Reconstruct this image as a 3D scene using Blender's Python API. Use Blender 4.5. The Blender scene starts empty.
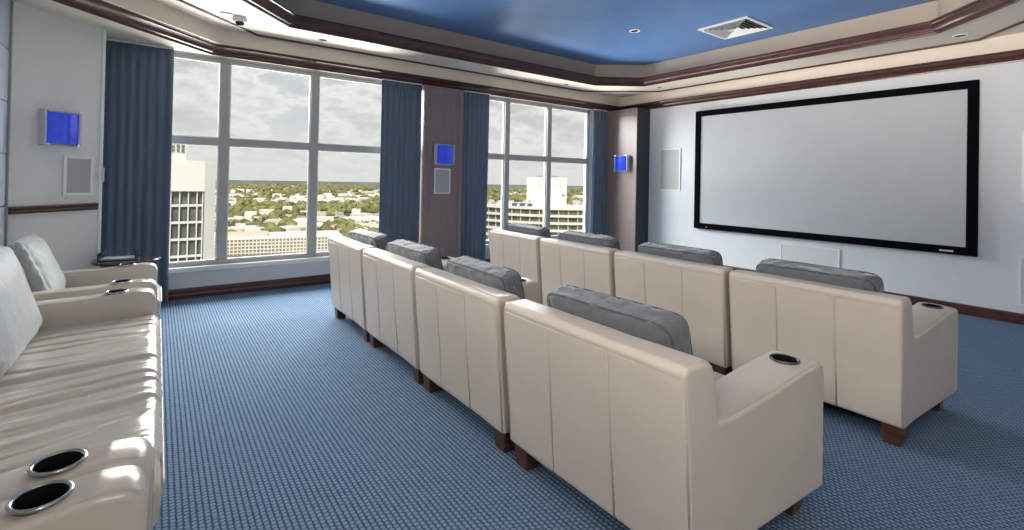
import bpy, bmesh, math, random
from mathutils import Vector, Matrix, noise
PI = math.pi
SC = bpy.context.scene
COL = SC.collection
random.seed(7)

# ------------------------------------------------------------------ camera
EYE = Vector((0.0, 0.0, 1.5))
F_PX, CX, CY = 481.31, 505.8, 175.75
YAW, PITCH, ROLL = 0.626478, 0.0076978, -0.0194572
fw = Vector((math.sin(YAW) * math.cos(PITCH), math.cos(YAW) * math.cos(PITCH), math.sin(PITCH)))
rt = Vector((math.cos(YAW), -math.sin(YAW), 0))
up = rt.cross(fw)
rt2 = rt * math.cos(ROLL) - up * math.sin(ROLL)
up2 = up * math.cos(ROLL) + rt * math.sin(ROLL)
cam = bpy.data.cameras.new('camera')
camo = bpy.data.objects.new('camera', cam)
COL.objects.link(camo)
m = Matrix((rt2, up2, -fw)).transposed().to_4x4()
m.translation = EYE
camo.matrix_world = m
cam.sensor_fit = 'HORIZONTAL'
cam.sensor_width = 36.0
cam.lens = 36.0 * F_PX / 1024
cam.shift_x = (512 - CX) / 1024
cam.shift_y = (CY - 265) / 1024
cam.clip_start = 0.02
cam.clip_end = 20000
SC.camera = camo

SC.view_settings.view_transform = 'Standard'
SC.view_settings.look = 'None'
SC.view_settings.gamma = 1.0
SC.view_settings.use_curve_mapping = False
SC.view_settings.exposure = 0.72
SC.cycles.use_denoising = True
SC.cycles.max_bounces = 10
SC.cycles.diffuse_bounces = 6
SC.cycles.transparent_max_bounces = 12
SC.cycles.sample_clamp_indirect = 8.0
SC.cycles.caustics_reflective = False
SC.cycles.caustics_refractive = False


# ------------------------------------------------------------------ node helper
class NT:
    def __init__(self, tree):
        self.t = tree
        self.n = tree.nodes
        self.l = tree.links

    def new(self, kind, **kw):
        nd = self.n.new(kind)
        for k, v in kw.items():
            setattr(nd, k, v)
        return nd

    def put(self, nd, idx, v):
        if isinstance(v, bpy.types.NodeSocket):
            self.l.new(v, nd.inputs[idx])
        else:
            if isinstance(v, (tuple, list)) and len(v) == 3 and nd.inputs[idx].type == 'RGBA':
                v = (*v, 1)
            nd.inputs[idx].default_value = v

    def math(self, op, a, b=0.0, c=None, clamp=False):
        nd = self.new('ShaderNodeMath', operation=op, use_clamp=clamp)
        self.put(nd, 0, a)
        self.put(nd, 1, b)
        if c is not None:
            self.put(nd, 2, c)
        return nd.outputs[0]

    def mix(self, f, a, b, mode='MIX'):
        nd = self.new('ShaderNodeMix', data_type='RGBA', blend_type=mode)
        self.put(nd, 0, f)
        self.put(nd, 6, a)
        self.put(nd, 7, b)
        return nd.outputs[2]

    def ramp(self, f, stops):
        nd = self.new('ShaderNodeValToRGB')
        el = nd.color_ramp.elements
        while len(el) < len(stops):
            el.new(0.5)
        for e, (p, c) in zip(el, stops):
            e.position = p
            e.color = (*c, 1) if len(c) == 3 else c
        self.put(nd, 0, f)
        return nd.outputs[0]

    def noise(self, vec, scale, detail=3, rough=0.5, dist=0.0):
        nd = self.new('ShaderNodeTexNoise')
        if vec is not None:
            self.put(nd, 'Vector', vec)
        self.put(nd, 'Scale', scale)
        self.put(nd, 'Detail', detail)
        self.put(nd, 'Roughness', rough)
        self.put(nd, 'Distortion', dist)
        return nd.outputs[0]

    def coord(self, which='Object'):
        return self.new('ShaderNodeTexCoord').outputs[which]

    def mapping(self, vec, scale=(1, 1, 1), rot=(0, 0, 0)):
        nd = self.new('ShaderNodeMapping')
        self.put(nd, 'Vector', vec)
        nd.inputs['Scale'].default_value = scale
        nd.inputs['Rotation'].default_value = rot
        return nd.outputs[0]

    def sep(self, vec):
        nd = self.new('ShaderNodeSeparateXYZ')
        self.put(nd, 0, vec)
        return nd.outputs

    def comb(self, x, y, z):
        nd = self.new('ShaderNodeCombineXYZ')
        self.put(nd, 0, x)
        self.put(nd, 1, y)
        self.put(nd, 2, z)
        return nd.outputs[0]

    def bump(self, h, strength, dist=0.01, normal=None):
        nd = self.new('ShaderNodeBump')
        self.put(nd, 'Strength', strength)
        self.put(nd, 'Distance', dist)
        self.put(nd, 'Height', h)
        if normal is not None:
            self.put(nd, 'Normal', normal)
        return nd.outputs[0]


# ------------------------------------------------------------------ world: a pale overcast sky with broken cloud
world = bpy.data.worlds.new('sky')
SC.world = world
world.use_nodes = True
w = NT(world.node_tree)
w.n.clear()
d = w.sep(w.coord('Generated'))
zz = w.math('ADD', w.math('MAXIMUM', d[2], 0.0), 0.34)
cl = w.comb(w.math('DIVIDE', d[0], zz), w.math('DIVIDE', d[1], zz), 0.0)
n1 = w.noise(w.mapping(cl, (1.0, 1.0, 1)), 3.4, 8, 0.55, 0.12)
n2 = w.noise(cl, 9.0, 5, 0.6)
cv = w.math('ADD', w.math('MULTIPLY', n1, 0.75), w.math('MULTIPLY', n2, 0.25))
cloud = w.ramp(cv, [(0.34, (0.60, 0.68, 0.77)), (0.42, (0.72, 0.73, 0.74)), (0.47, (0.98, 0.97, 0.94)),
                    (0.52, (0.86, 0.84, 0.82)), (0.58, (0.66, 0.645, 0.63)), (0.70, (0.55, 0.54, 0.535))])
hz = w.math('SUBTRACT', 1.0, w.math('MULTIPLY', d[2], 5.5), clamp=True)
skyc = w.mix(w.math('MULTIPLY', hz, 0.9), cloud, (0.83, 0.815, 0.795))
below = w.math('LESS_THAN', d[2], -0.02)
skyc = w.mix(below, skyc, (0.30, 0.31, 0.26))
bg = w.new('ShaderNodeBackground')
w.put(bg, 0, skyc)
w.put(bg, 1, 0.57)
wo = w.new('ShaderNodeOutputWorld')
w.l.new(bg.outputs[0], wo.inputs[0])

# ------------------------------------------------------------------ sun over the city (behind the building) and daylight at the windows
sun = bpy.data.lights.new('sun', 'SUN')
sun.energy = 2.5
sun.angle = math.radians(1.5)
sun.color = (1.0, 0.95, 0.86)
suno = bpy.data.objects.new('sun', sun)
COL.objects.link(suno)
suno.rotation_euler = Vector((0.38, 0.62, -0.72)).to_track_quat('-Z', 'Y').to_euler()


def area(name, loc, target, sx, sy, energy, color):
    li = bpy.data.lights.new(name, 'AREA')
    li.shape = 'RECTANGLE'
    li.size, li.size_y = sx, sy
    li.energy = energy
    li.color = color
    o = bpy.data.objects.new(name, li)
    COL.objects.link(o)
    o.location = loc
    o.rotation_euler = (Vector(target) - Vector(loc)).to_track_quat('-Z', 'Z').to_euler()
    return o


DAY = (1.0, 0.985, 0.96)
area('daylight', (3.8, 13.5, 5.6), (3.8, 3.5, 0.9), 15.0, 6.0, 4200, DAY)
# light thrown up into the room by the sunlit ground outside
area('ground_bounce', (3.5, 16.0, -4.5), (3.5, 4.0, 3.3), 13.0, 4.5, 3300, (1.0, 0.96, 0.90))


# ------------------------------------------------------------------ materials
def mat(name, color, rough=0.5, metal=0.0, spec=0.5, var=0.0, vscale=3.0, bump=0.0, bscale=40.0, bdist=0.004,
        coat=0.0, sheen=0.0, emit=None, estr=0.0, stretch=(1, 1, 1)):
    mt = bpy.data.materials.new(name)
    mt.use_nodes = True
    t = NT(mt.node_tree)
    b = t.n['Principled BSDF']
    b.inputs['Roughness'].default_value = rough
    b.inputs['Metallic'].default_value = metal
    b.inputs['Specular IOR Level'].default_value = spec
    b.inputs['Coat Weight'].default_value = coat
    b.inputs['Coat Roughness'].default_value = 0.15
    b.inputs['Sheen Weight'].default_value = sheen
    b.inputs['Sheen Roughness'].default_value = 0.4
    vec = t.mapping(t.coord(), stretch)
    f = t.noise(vec, vscale, 4, 0.55)
    v = max(var, 0.02)
    lo = tuple(c * (1 - v) for c in color)
    hi = tuple(min(1, c * (1 + v)) for c in color)
    t.put(b, 'Base Color', t.ramp(f, [(0.3, lo), (0.7, hi)]))
    if bump:
        t.put(b, 'Normal', t.bump(t.noise(vec, bscale, 3, 0.6), bump, bdist))
    if emit:
        b.inputs['Emission Color'].default_value = (*emit, 1)
        b.inputs['Emission Strength'].default_value = estr
    return mt


def leather(name, color, rough):
    mt = bpy.data.materials.new(name)
    mt.use_nodes = True
    t = NT(mt.node_tree)
    b = t.n['Principled BSDF']
    c = t.coord()
    f = t.noise(c, 2.5, 4, 0.5)
    t.put(b, 'Base Color', t.ramp(f, [(0.3, tuple(x * 0.95 for x in color)), (0.7, tuple(min(1, x * 1.04) for x in color))]))
    t.put(b, 'Roughness', t.math('ADD', t.math('MULTIPLY', t.noise(c, 9, 3), 0.14), rough - 0.07))
    b.inputs['Specular IOR Level'].default_value = 0.5
    soft = t.bump(t.noise(t.mapping(c, (1, 1, 0.6)), 5.0, 3, 0.5), 0.22, 0.02)
    t.put(b, 'Normal', t.bump(t.noise(c, 220, 2, 0.5), 0.12, 0.002, soft))
    return mt


def fabric(name, color, rough=0.85, sheen=0.4, var=0.1):
    mt = bpy.data.materials.new(name)
    mt.use_nodes = True
    t = NT(mt.node_tree)
    b = t.n['Principled BSDF']
    c = t.coord()
    f = t.math('ADD', t.math('MULTIPLY', t.noise(c, 260, 2), 0.5), t.math('MULTIPLY', t.noise(c, 5, 4), 0.5))
    t.put(b, 'Base Color', t.ramp(f, [(0.35, tuple(x * (1 - var) for x in color)), (0.65, tuple(min(1, x * (1 + var)) for x in color))]))
    b.inputs['Roughness'].default_value = rough
    b.inputs['Sheen Weight'].default_value = sheen
    b.inputs['Sheen Roughness'].default_value = 0.35
    b.inputs['Specular IOR Level'].default_value = 0.25
    soft = t.bump(t.noise(t.mapping(c, (1, 1.6, 1)), 11.0, 3, 0.55), 0.35, 0.015)
    t.put(b, 'Normal', t.bump(t.noise(c, 320, 2), 0.25, 0.002, soft))
    return mt


def wood(name, dark, light, rough=0.3, axis=(1, 1, 14), coat=0.2):
    mt = bpy.data.materials.new(name)
    mt.use_nodes = True
    t = NT(mt.node_tree)
    b = t.n['Principled BSDF']
    v = t.mapping(t.coord(), axis)
    f = t.noise(v, 3.0, 5, 0.6, 0.6)
    t.put(b, 'Base Color', t.ramp(f, [(0.3, dark), (0.7, light)]))
    b.inputs['Roughness'].default_value = rough
    b.inputs['Coat Weight'].default_value = coat
    b.inputs['Coat Roughness'].default_value = 0.2
    t.put(b, 'Normal', t.bump(f, 0.05, 0.003))
    return mt


def carpet_mat():
    mt = bpy.data.materials.new('blue_loop_carpet')
    mt.use_nodes = True
    t = NT(mt.node_tree)
    b = t.n['Principled BSDF']
    c = t.coord()
    jit = t.new('ShaderNodeVectorMath', operation='SCALE')
    nz = t.new('ShaderNodeTexNoise')
    t.put(nz, 'Vector', c)
    t.put(nz, 'Scale', 60.0)
    t.put(jit, 0, nz.outputs[1])
    jit.inputs['Scale'].default_value = 0.011
    add = t.new('ShaderNodeVectorMath', operation='ADD')
    t.put(add, 0, c)
    t.put(add, 1, jit.outputs[0])
    s = t.sep(add.outputs[0])
    px, py = 0.0252, 0.0252
    ux = t.math('DIVIDE', s[0], px)
    row = t.math('FLOOR', ux)
    rib = t.math('ABSOLUTE', t.math('SINE', t.math('MULTIPLY', ux, PI)))
    uy = t.math('ADD', t.math('DIVIDE', s[1], py), t.math('MULTIPLY', row, 0.5))
    loop = t.math('ABSOLUTE', t.math('SINE', t.math('MULTIPLY', uy, PI)))
    h = t.math('MULTIPLY', t.math('POWER', rib, 0.55), t.math('ADD', 0.38, t.math('MULTIPLY', t.math('POWER', loop, 0.7), 0.62)))
    fib = t.noise(c, 420, 2)
    hh = t.math('ADD', t.math('MULTIPLY', h, 0.85), t.math('MULTIPLY', fib, 0.25))
    wide = t.noise(c, 0.9, 3)
    col = t.ramp(hh, [(0.22, (0.014, 0.030, 0.070)), (0.52, (0.070, 0.125, 0.215)), (0.85, (0.195, 0.285, 0.410))])
    col = t.mix(t.math('MULTIPLY', wide, 0.10), col, (0.20, 0.26, 0.34))
    t.put(b, 'Base Color', col)
    b.inputs['Roughness'].default_value = 0.95
    b.inputs['Specular IOR Level'].default_value = 0.12
    b.inputs['Sheen Weight'].default_value = 0.0
    t.put(b, 'Normal', t.bump(hh, 0.6, 0.006))
    return mt


def glass_mat(name, tint=(0.97, 0.985, 0.98), refl=0.10, ior=1.25):
    mt = bpy.data.materials.new(name)
    mt.use_nodes = True
    t = NT(mt.node_tree)
    t.n.clear()
    tr = t.new('ShaderNodeBsdfTransparent')
    tr.inputs[0].default_value = (*tint, 1)
    gl = t.new('ShaderNodeBsdfGlossy')
    gl.inputs['Roughness'].default_value = 0.02
    fr = t.new('ShaderNodeFresnel')
    fr.inputs[0].default_value = ior
    mx = t.new('ShaderNodeMixShader')
    t.put(mx, 0, t.math('MULTIPLY', fr.outputs[0], refl * 10, clamp=True))
    t.l.new(tr.outputs[0], mx.inputs[1])
    t.l.new(gl.outputs[0], mx.inputs[2])
    out = t.new('ShaderNodeOutputMaterial')
    t.l.new(mx.outputs[0], out.inputs[0])
    return mt


def curtain_mat():
    mt = bpy.data.materials.new('blue_curtain_cloth')
    mt.use_nodes = True
    t = NT(mt.node_tree)
    b = t.n['Principled BSDF']
    c = t.coord()
    f = t.noise(t.mapping(c, (9, 9, 0.5)), 3, 4, 0.6)
    colr = t.ramp(f, [(0.3, (0.070, 0.108, 0.160)), (0.7, (0.108, 0.155, 0.218))])
    t.put(b, 'Base Color', colr)
    b.inputs['Roughness'].default_value = 0.75
    b.inputs['Sheen Weight'].default_value = 0.35
    t.put(b, 'Normal', t.bump(t.noise(c, 300, 2), 0.2, 0.002))
    return mt


def grid_mat(name, base, line, nx, nz, wd, rough=0.6):
    """fine perforated cloth or metal: a grid of small dots"""
    mt = bpy.data.materials.new(name)
    mt.use_nodes = True
    t = NT(mt.node_tree)
    b = t.n['Principled BSDF']
    s = t.sep(t.coord())
    a = t.math('ABSOLUTE', t.math('SINE', t.math('MULTIPLY', t.math('ADD', s[0], s[1]), nx)))
    e = t.math('ABSOLUTE', t.math('SINE', t.math('MULTIPLY', s[2], nz)))
    t.put(b, 'Base Color', t.ramp(t.math('MULTIPLY', a, e), [(wd, base), (wd + 0.2, line)]))
    b.inputs['Roughness'].default_value = rough
    return mt


M = {}
M['leather'] = leather('cream_leather', (0.60, 0.525, 0.445), 0.36)
M['sofa_leather'] = leather('pale_cream_leather', (0.54, 0.492, 0.43), 0.21)
M['piping'] = leather('cream_leather_piping', (0.52, 0.47, 0.40), 0.4)
M['grey_fabric'] = fabric('slate_grey_velvet', (0.138, 0.150, 0.163), 0.7, 0.8)
M['grey_piping'] = fabric('slate_grey_piping', (0.085, 0.096, 0.11), 0.8, 0.3)
M['pale_fabric'] = fabric('pale_grey_satin', (0.34, 0.365, 0.375), 0.55, 0.3, 0.05)
M['leg_wood'] = wood('dark_red_leg_wood', (0.055, 0.018, 0.010), (0.115, 0.040, 0.022), 0.35)
M['trim_wood'] = wood('mahogany_trim', (0.050, 0.017, 0.014), (0.090, 0.031, 0.024), 0.28, (2, 2, 2))
M['pillar_wood'] = wood('mahogany_panel', (0.21, 0.158, 0.155), (0.25, 0.188, 0.182), 0.32, (8, 8, 0.7))
M['carpet'] = carpet_mat()
M['wall'] = mat('pale_grey_paint', (0.645, 0.67, 0.70), 0.7, var=0.015, bump=0.05, bscale=180, bdist=0.001)
M['wall_fabric'] = mat('grey_wall_fabric', (0.68, 0.685, 0.67), 0.85, var=0.03, vscale=2, bump=0.15, bscale=300, bdist=0.001, stretch=(1, 1, 0.25))
M['panel'] = mat('blue_grey_wall_panel', (0.44, 0.50, 0.58), 0.6, var=0.02, bump=0.05, bscale=200, bdist=0.001)
M['white'] = mat('white_paint', (0.74, 0.74, 0.73), 0.4, var=0.01)
M['frame'] = mat('window_frame_paint', (0.38, 0.38, 0.375), 0.38, var=0.02)
M['beige'] = mat('beige_ceiling_paint', (0.72, 0.64, 0.56), 0.6, var=0.015, bump=0.03, bscale=200, bdist=0.001)
M['cream'] = mat('cream_ceiling_paint', (0.74, 0.665, 0.58), 0.55, var=0.015, bump=0.03, bscale=200, bdist=0.001)
M['blue_ceiling'] = mat('blue_ceiling_paint', (0.085, 0.190, 0.41), 0.45, spec=0.6, var=0.10, vscale=1.2, bump=0.04, bscale=30, bdist=0.003)
M['black'] = mat('black_velvet_frame', (0.003, 0.003, 0.005), 0.9, spec=0.05)
M['screen'] = mat('grey_projection_fabric', (0.45, 0.47, 0.485), 0.62, var=0.01)
M['grille'] = grid_mat('grey_speaker_cloth', (0.36, 0.365, 0.37), (0.44, 0.445, 0.45), 600, 600, 0.3)
M['white_grille'] = grid_mat('white_speaker_cloth', (0.58, 0.59, 0.60), (0.66, 0.67, 0.68), 600, 600, 0.3)
M['dark_side'] = mat('near_black_side', (0.035, 0.034, 0.040), 0.45)
M['chrome'] = mat('polished_chrome', (0.72, 0.72, 0.74), 0.12, metal=1.0)
M['steel'] = mat('cup_ring_steel', (0.42, 0.42, 0.43), 0.2, metal=1.0)
M['gunmetal'] = mat('dark_gunmetal', (0.12, 0.11, 0.11), 0.3, metal=0.9)
M['silver'] = mat('brushed_silver', (0.62, 0.62, 0.64), 0.35, metal=0.8)
M['dark'] = mat('black_plastic', (0.005, 0.005, 0.005), 0.85, spec=0.1)
M['void'] = mat('dark_duct_metal', (0.015, 0.017, 0.022), 0.7)
M['blue_glass'] = mat('cobalt_glass', (0.012, 0.030, 0.42), 0.08, var=0.3, vscale=9, coat=0.6, emit=(0.02, 0.06, 0.75), estr=0.22)
M['glass'] = glass_mat('window_glass', (0.97, 0.985, 0.98), 0.025, 1.2)
M['acrylic'] = glass_mat('clear_acrylic', (0.88, 0.91, 0.93), 0.16, 1.35)
M['frosted'] = glass_mat('frosted_acrylic', (0.92, 0.93, 0.96), 0.05, 1.3)
_t = NT(M['frosted'].node_tree)
_o = [n for n in _t.n if n.type == 'OUTPUT_MATERIAL'][0]
_d = _t.new('ShaderNodeBsdfDiffuse')
_d.inputs[0].default_value = (0.74, 0.75, 0.80, 1)
_m = _t.new('ShaderNodeMixShader')
_m.inputs[0].default_value = 0.6
_t.l.new(_o.inputs[0].links[0].from_socket, _m.inputs[1])
_t.l.new(_d.outputs[0], _m.inputs[2])
_t.l.new(_m.outputs[0], _o.inputs[0])
M['paper'] = mat('white_paper', (0.62, 0.63, 0.66), 0.6, var=0.05, vscale=30)
M['curtain'] = curtain_mat()
M['table_wood'] = wood('dark_plum_table_top', (0.040, 0.020, 0.024), (0.070, 0.036, 0.040), 0.12, (3, 3, 3), 0.6)
M['lens'] = mat('smoked_dome', (0.03, 0.03, 0.035), 0.12)
M['lamp'] = mat('lamp_bulb', (0.8, 0.75, 0.65), 0.4, emit=(1.0, 0.86, 0.66), estr=2.0)

# ------------------------------------------------------------------ mesh helpers
def obj(name, bm, mt, parent=None, smooth=False, loc=None):
    me = bpy.data.meshes.new(name)
    bmesh.ops.recalc_face_normals(bm, faces=bm.faces[:])
    bm.to_mesh(me)
    bm.free()
    if mt is not None:
        me.materials.append(mt)
    if smooth:
        me.polygons.foreach_set('use_smooth', [True] * len(me.polygons))
        if smooth is not True:
            me.set_sharp_from_angle(angle=math.radians(smooth))
    o = bpy.data.objects.new(name, me)
    COL.objects.link(o)
    if parent:
        o.parent = parent
    if loc:
        o.location = loc
    return o


def tag(o, label, cat, group=None):
    o['label'] = label
    o['category'] = cat
    if group:
        o['group'] = group
    return o


def thing(name, label, cat, loc=(0, 0, 0), rotz=0.0, group=None):
    o = bpy.data.objects.new(name, None)
    o.empty_display_size = 0.1
    COL.objects.link(o)
    o.location = loc
    o.rotation_euler = (0, 0, rotz)
    return tag(o, label, cat, group)


def struct(name, bm, mt, parent=None, smooth=False):
    o = obj(name, bm, mt, parent, smooth)
    if parent is None:
        o['kind'] = 'structure'
    return o


def dup(root, loc, rotz=None, label=None, scale=None):
    r = root.copy()
    COL.objects.link(r)
    r.location = loc
    if rotz is not None:
        r.rotation_euler = (0, 0, rotz)
    if scale:
        r.scale = scale
    if label:
        r['label'] = label
    for ch in list(root.children):
        c = ch.copy()
        COL.objects.link(c)
        c.parent = r
        for g in list(ch.children):
            e = g.copy()
            COL.objects.link(e)
            e.parent = c
    return r


def BM():
    return bmesh.new()


def box(bm, x0, x1, y0, y1, z0, z1, bev=0.0, seg=2, mtx=None):
    r = bmesh.ops.create_cube(bm, size=1.0)
    vs = r['verts']
    for v in vs:
        v.co = Vector((x0 + (v.co.x + .5) * (x1 - x0), y0 + (v.co.y + .5) * (y1 - y0), z0 + (v.co.z + .5) * (z1 - z0)))
    if bev:
        es = list({e for v in vs for e in v.link_edges})
        rr = bmesh.ops.bevel(bm, geom=es, offset=bev, segments=seg, affect='EDGES', profile=0.5)
        vs = list({v for f in rr['faces'] for v in f.verts} | {v for v in vs if v.is_valid})
    if mtx is not None:
        for v in vs:
            v.co = mtx @ v.co
    return vs


def cyl(bm, p0, p1, r0, r1=None, n=20):
    p0, p1 = Vector(p0), Vector(p1)
    r1 = r0 if r1 is None else r1
    ax = (p1 - p0)
    mtx = Matrix.Translation((p0 + p1) / 2) @ ax.to_track_quat('Z', 'Y').to_matrix().to_4x4()
    return bmesh.ops.create_cone(bm, cap_ends=True, segments=n, radius1=r0, radius2=r1, depth=ax.length, matrix=mtx)['verts']


def lathe(bm, prof, n=32, c=(0, 0, 0), closed=False):
    rings = []
    for r, z in prof:
        if r < 1e-6:
            rings.append([bm.verts.new((c[0], c[1], c[2] + z))])
        else:
            rings.append([bm.verts.new((c[0] + r * math.cos(2 * PI * k / n), c[1] + r * math.sin(2 * PI * k / n), c[2] + z)) for k in range(n)])
    pairs = list(zip(rings, rings[1:]))
    if closed:
        pairs.append((rings[-1], rings[0]))
    for a, b in pairs:
        for k in range(n):
            q = (k + 1) % n
            if len(a) == 1 and len(b) == 1:
                continue
            if len(a) == 1:
                bm.faces.new((a[0], b[q], b[k]))
            elif len(b) == 1:
                bm.faces.new((a[k], a[q], b[0]))
            else:
                bm.faces.new((a[k], a[q], b[q], b[k]))


def tube(bm, pts, r, n=6, closed=False):
    pts = [Vector(p) for p in pts]
    N = len(pts)
    rings = []
    prev = None
    for i, p in enumerate(pts):
        if closed:
            tng = (pts[(i + 1) % N] - pts[i - 1])
        else:
            tng = pts[min(i + 1, N - 1)] - pts[max(i - 1, 0)]
        tng.normalize()
        if prev is None:
            a = tng.orthogonal().normalized()
        else:
            a = (prev - tng * prev.dot(tng)).normalized()
        prev = a
        b = tng.cross(a)
        rings.append([bm.verts.new(p + (a * math.cos(2 * PI * k / n) + b * math.sin(2 * PI * k / n)) * r) for k in range(n)])
    rng = range(N) if closed else range(N - 1)
    for i in rng:
        A, B = rings[i], rings[(i + 1) % N]
        for k in range(n):
            q = (k + 1) % n
            bm.faces.new((A[k], A[q], B[q], B[k]))
    if not closed:
        bm.faces.new(rings[0])
        bm.faces.new(rings[-1][::-1])


def fillet(pts, rad, n=5):
    """round the corners of a closed 2D polygon; rad: one radius per corner"""
    out = []
    N = len(pts)
    for i in range(N):
        p = Vector(pts[i])
        a = Vector(pts[i - 1]) - p
        b = Vector(pts[(i + 1) % N]) - p
        r = rad[i] if isinstance(rad, (list, tuple)) else rad
        if r <= 1e-6:
            out.append(p)
            continue
        ang = a.angle(b)
        cut = min(r / math.tan(ang / 2), a.length * 0.49, b.length * 0.49)
        p0 = p + a.normalized() * cut
        p1 = p + b.normalized() * cut
        for k in range(n + 1):
            s = k / n
            out.append(p0 * (1 - s) ** 2 + p * 2 * s * (1 - s) + p1 * s * s)
    return out


def dense(prof, step):
    out = []
    N = len(prof)
    for i in range(N):
        a, b = Vector(prof[i]), Vector(prof[(i + 1) % N])
        k = max(1, int((b - a).length / step))
        for j in range(k):
            out.append(a.lerp(b, j / k))
    return out


def area2(p):
    return sum(p[i][0] * p[(i + 1) % len(p)][1] - p[(i + 1) % len(p)][0] * p[i][1] for i in range(len(p))) / 2


def norms2(prof):
    """outward normals of a closed polygon"""
    N = len(prof)
    s = 1 if area2(prof) > 0 else -1
    out = []
    for i in range(N):
        tg = (Vector(prof[(i + 1) % N]) - Vector(prof[i - 1]))
        if tg.length < 1e-9:
            tg = Vector((1, 0))
        tg.normalize()
        out.append(Vector((tg.y, -tg.x)) * s)
    return out


def loft(bm, prof, ys, r, disp=None, axis='y', steps=4):
    """sweep a closed (x,z) profile along y; the ends are rounded by r; disp(x,y,z,nx,nz) pushes along the normal"""
    nn = norms2(prof)
    y0, y1 = ys[0], ys[-1]
    st = []
    for k in range(steps):
        a = (k / steps) * PI / 2
        st.append((y0 + r * (1 - math.cos(a)), r * (1 - math.sin(a))))
    st += [(y, 0.0) for y in ys if y0 + r <= y <= y1 - r] if r > 0 else [(y, 0.0) for y in ys]
    if r > 0:
        if abs(st[steps][0] - (y0 + r)) > 1e-5:
            st.insert(steps, (y0 + r, 0.0))
        if abs(st[-1][0] - (y1 - r)) > 1e-5:
            st.append((y1 - r, 0.0))
        for k in range(steps - 1, -1, -1):
            a = (k / steps) * PI / 2
            st.append((y1 - r * (1 - math.cos(a)), r * (1 - math.sin(a))))
        st = [(y0, r + 0.004)] + st + [(y1, r + 0.004)]     # flat rim so that the end caps shade flat
    else:
        st = [(y, 0.0) for y in ys]
    rings = []
    for y, ins in st:
        ring = []
        for p, n in zip(prof, nn):
            q = -ins
            if disp:
                q += disp(p[0], y, p[1], n[0], n[1])
            x, z = p[0] + n[0] * q, p[1] + n[1] * q
            ring.append(bm.verts.new((x, y, z) if axis == 'y' else (x, z, y)))
        rings.append(ring)
    n = len(prof)
    for a, b in zip(rings, rings[1:]):
        for k in range(n):
            q = (k + 1) % n
            bm.faces.new((a[k], a[q], b[q], b[k]))
    bm.faces.new(rings[0])
    bm.faces.new(rings[-1][::-1])


def frange(a, b, n):
    return [a + (b - a) * i / n for i in range(n + 1)]


def fbm(x, y, z=0.0):
    return noise.fractal(Vector((x, y, z)), 1.0, 2.0, 3)


def prism(bm, poly, z0, z1):
    lo = [bm.verts.new((p[0], p[1], z0)) for p in poly]
    hi = [bm.verts.new((p[0], p[1], z1)) for p in poly]
    n = len(poly)
    bm.faces.new(lo[::-1])
    bm.faces.new(hi)
    for k in range(n):
        q = (k + 1) % n
        bm.faces.new((lo[k], lo[q], hi[q], hi[k]))


def ring_prism(bm, outer, inner, z0, z1):
    """flat plate with a hole"""
    from mathutils.geometry import tessellate_polygon
    tris = tessellate_polygon([[Vector((*p, 0)) for p in outer], [Vector((*p, 0)) for p in inner]])
    allp = list(outer) + list(inner)
    lo = [bm.verts.new((p[0], p[1], z0)) for p in allp]
    hi = [bm.verts.new((p[0], p[1], z1)) for p in allp]
    for t in tris:
        bm.faces.new([lo[i] for i in t])
        bm.faces.new([hi[i] for i in t])
    no = len(outer)
    for base, n in ((0, no), (no, len(inner))):
        for k in range(n):
            q = (k + 1) % n
            bm.faces.new((lo[base + k], lo[base + q], hi[base + q], hi[base + k]))


def sweep(bm, poly, prof, closed=True):
    """mitred moulding: poly is a plan path, prof a closed list of (offset to the left of travel, z)"""
    N = len(poly)
    rings = []
    for i in range(N):
        p = Vector(poly[i])
        has_a = closed or i > 0
        has_b = closed or i < N - 1
        da = (p - Vector(poly[i - 1])).normalized() if has_a else None
        db = (Vector(poly[(i + 1) % N]) - p).normalized() if has_b else None
        if da is None:
            da = db
        if db is None:
            db = da
        na, nb = Vector((-da.y, da.x)), Vector((-db.y, db.x))
        mi = (na + nb)
        mi = mi / max(mi.dot(na), 0.2)
        rings.append([bm.verts.new((p.x + mi.x * o, p.y + mi.y * o, z)) for o, z in prof])
    n = len(prof)
    for i in (range(N) if closed else range(N - 1)):
        A, B = rings[i], rings[(i + 1) % N]
        for k in range(n):
            q = (k + 1) % n
            bm.faces.new((A[k], A[q], B[q], B[k]))
    if not closed:
        bm.faces.new(rings[0])
        bm.faces.new(rings[-1][::-1])


def cut_holes(o, holes, r, depth):
    """bore round holes for cup holders into a mesh"""
    bm = BM()
    for x, y, z in holes:
        cyl(bm, (x, y, z - depth), (x, y, z + 0.2), r, n=32)
    c = obj('cutter', bm, None)
    md = o.modifiers.new('bore', 'BOOLEAN')
    md.operation = 'DIFFERENCE'
    md.solver = 'EXACT'
    md.object = c
    c.parent = o.parent
    bpy.context.view_layer.update()
    dg = bpy.context.evaluated_depsgraph_get()
    me = bpy.data.meshes.new_from_object(o.evaluated_get(dg))
    o.modifiers.clear()
    o.data = me
    me.polygons.foreach_set('use_smooth', [True] * len(me.polygons))
    me.set_sharp_from_angle(angle=math.radians(45))
    bpy.data.objects.remove(c)


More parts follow.
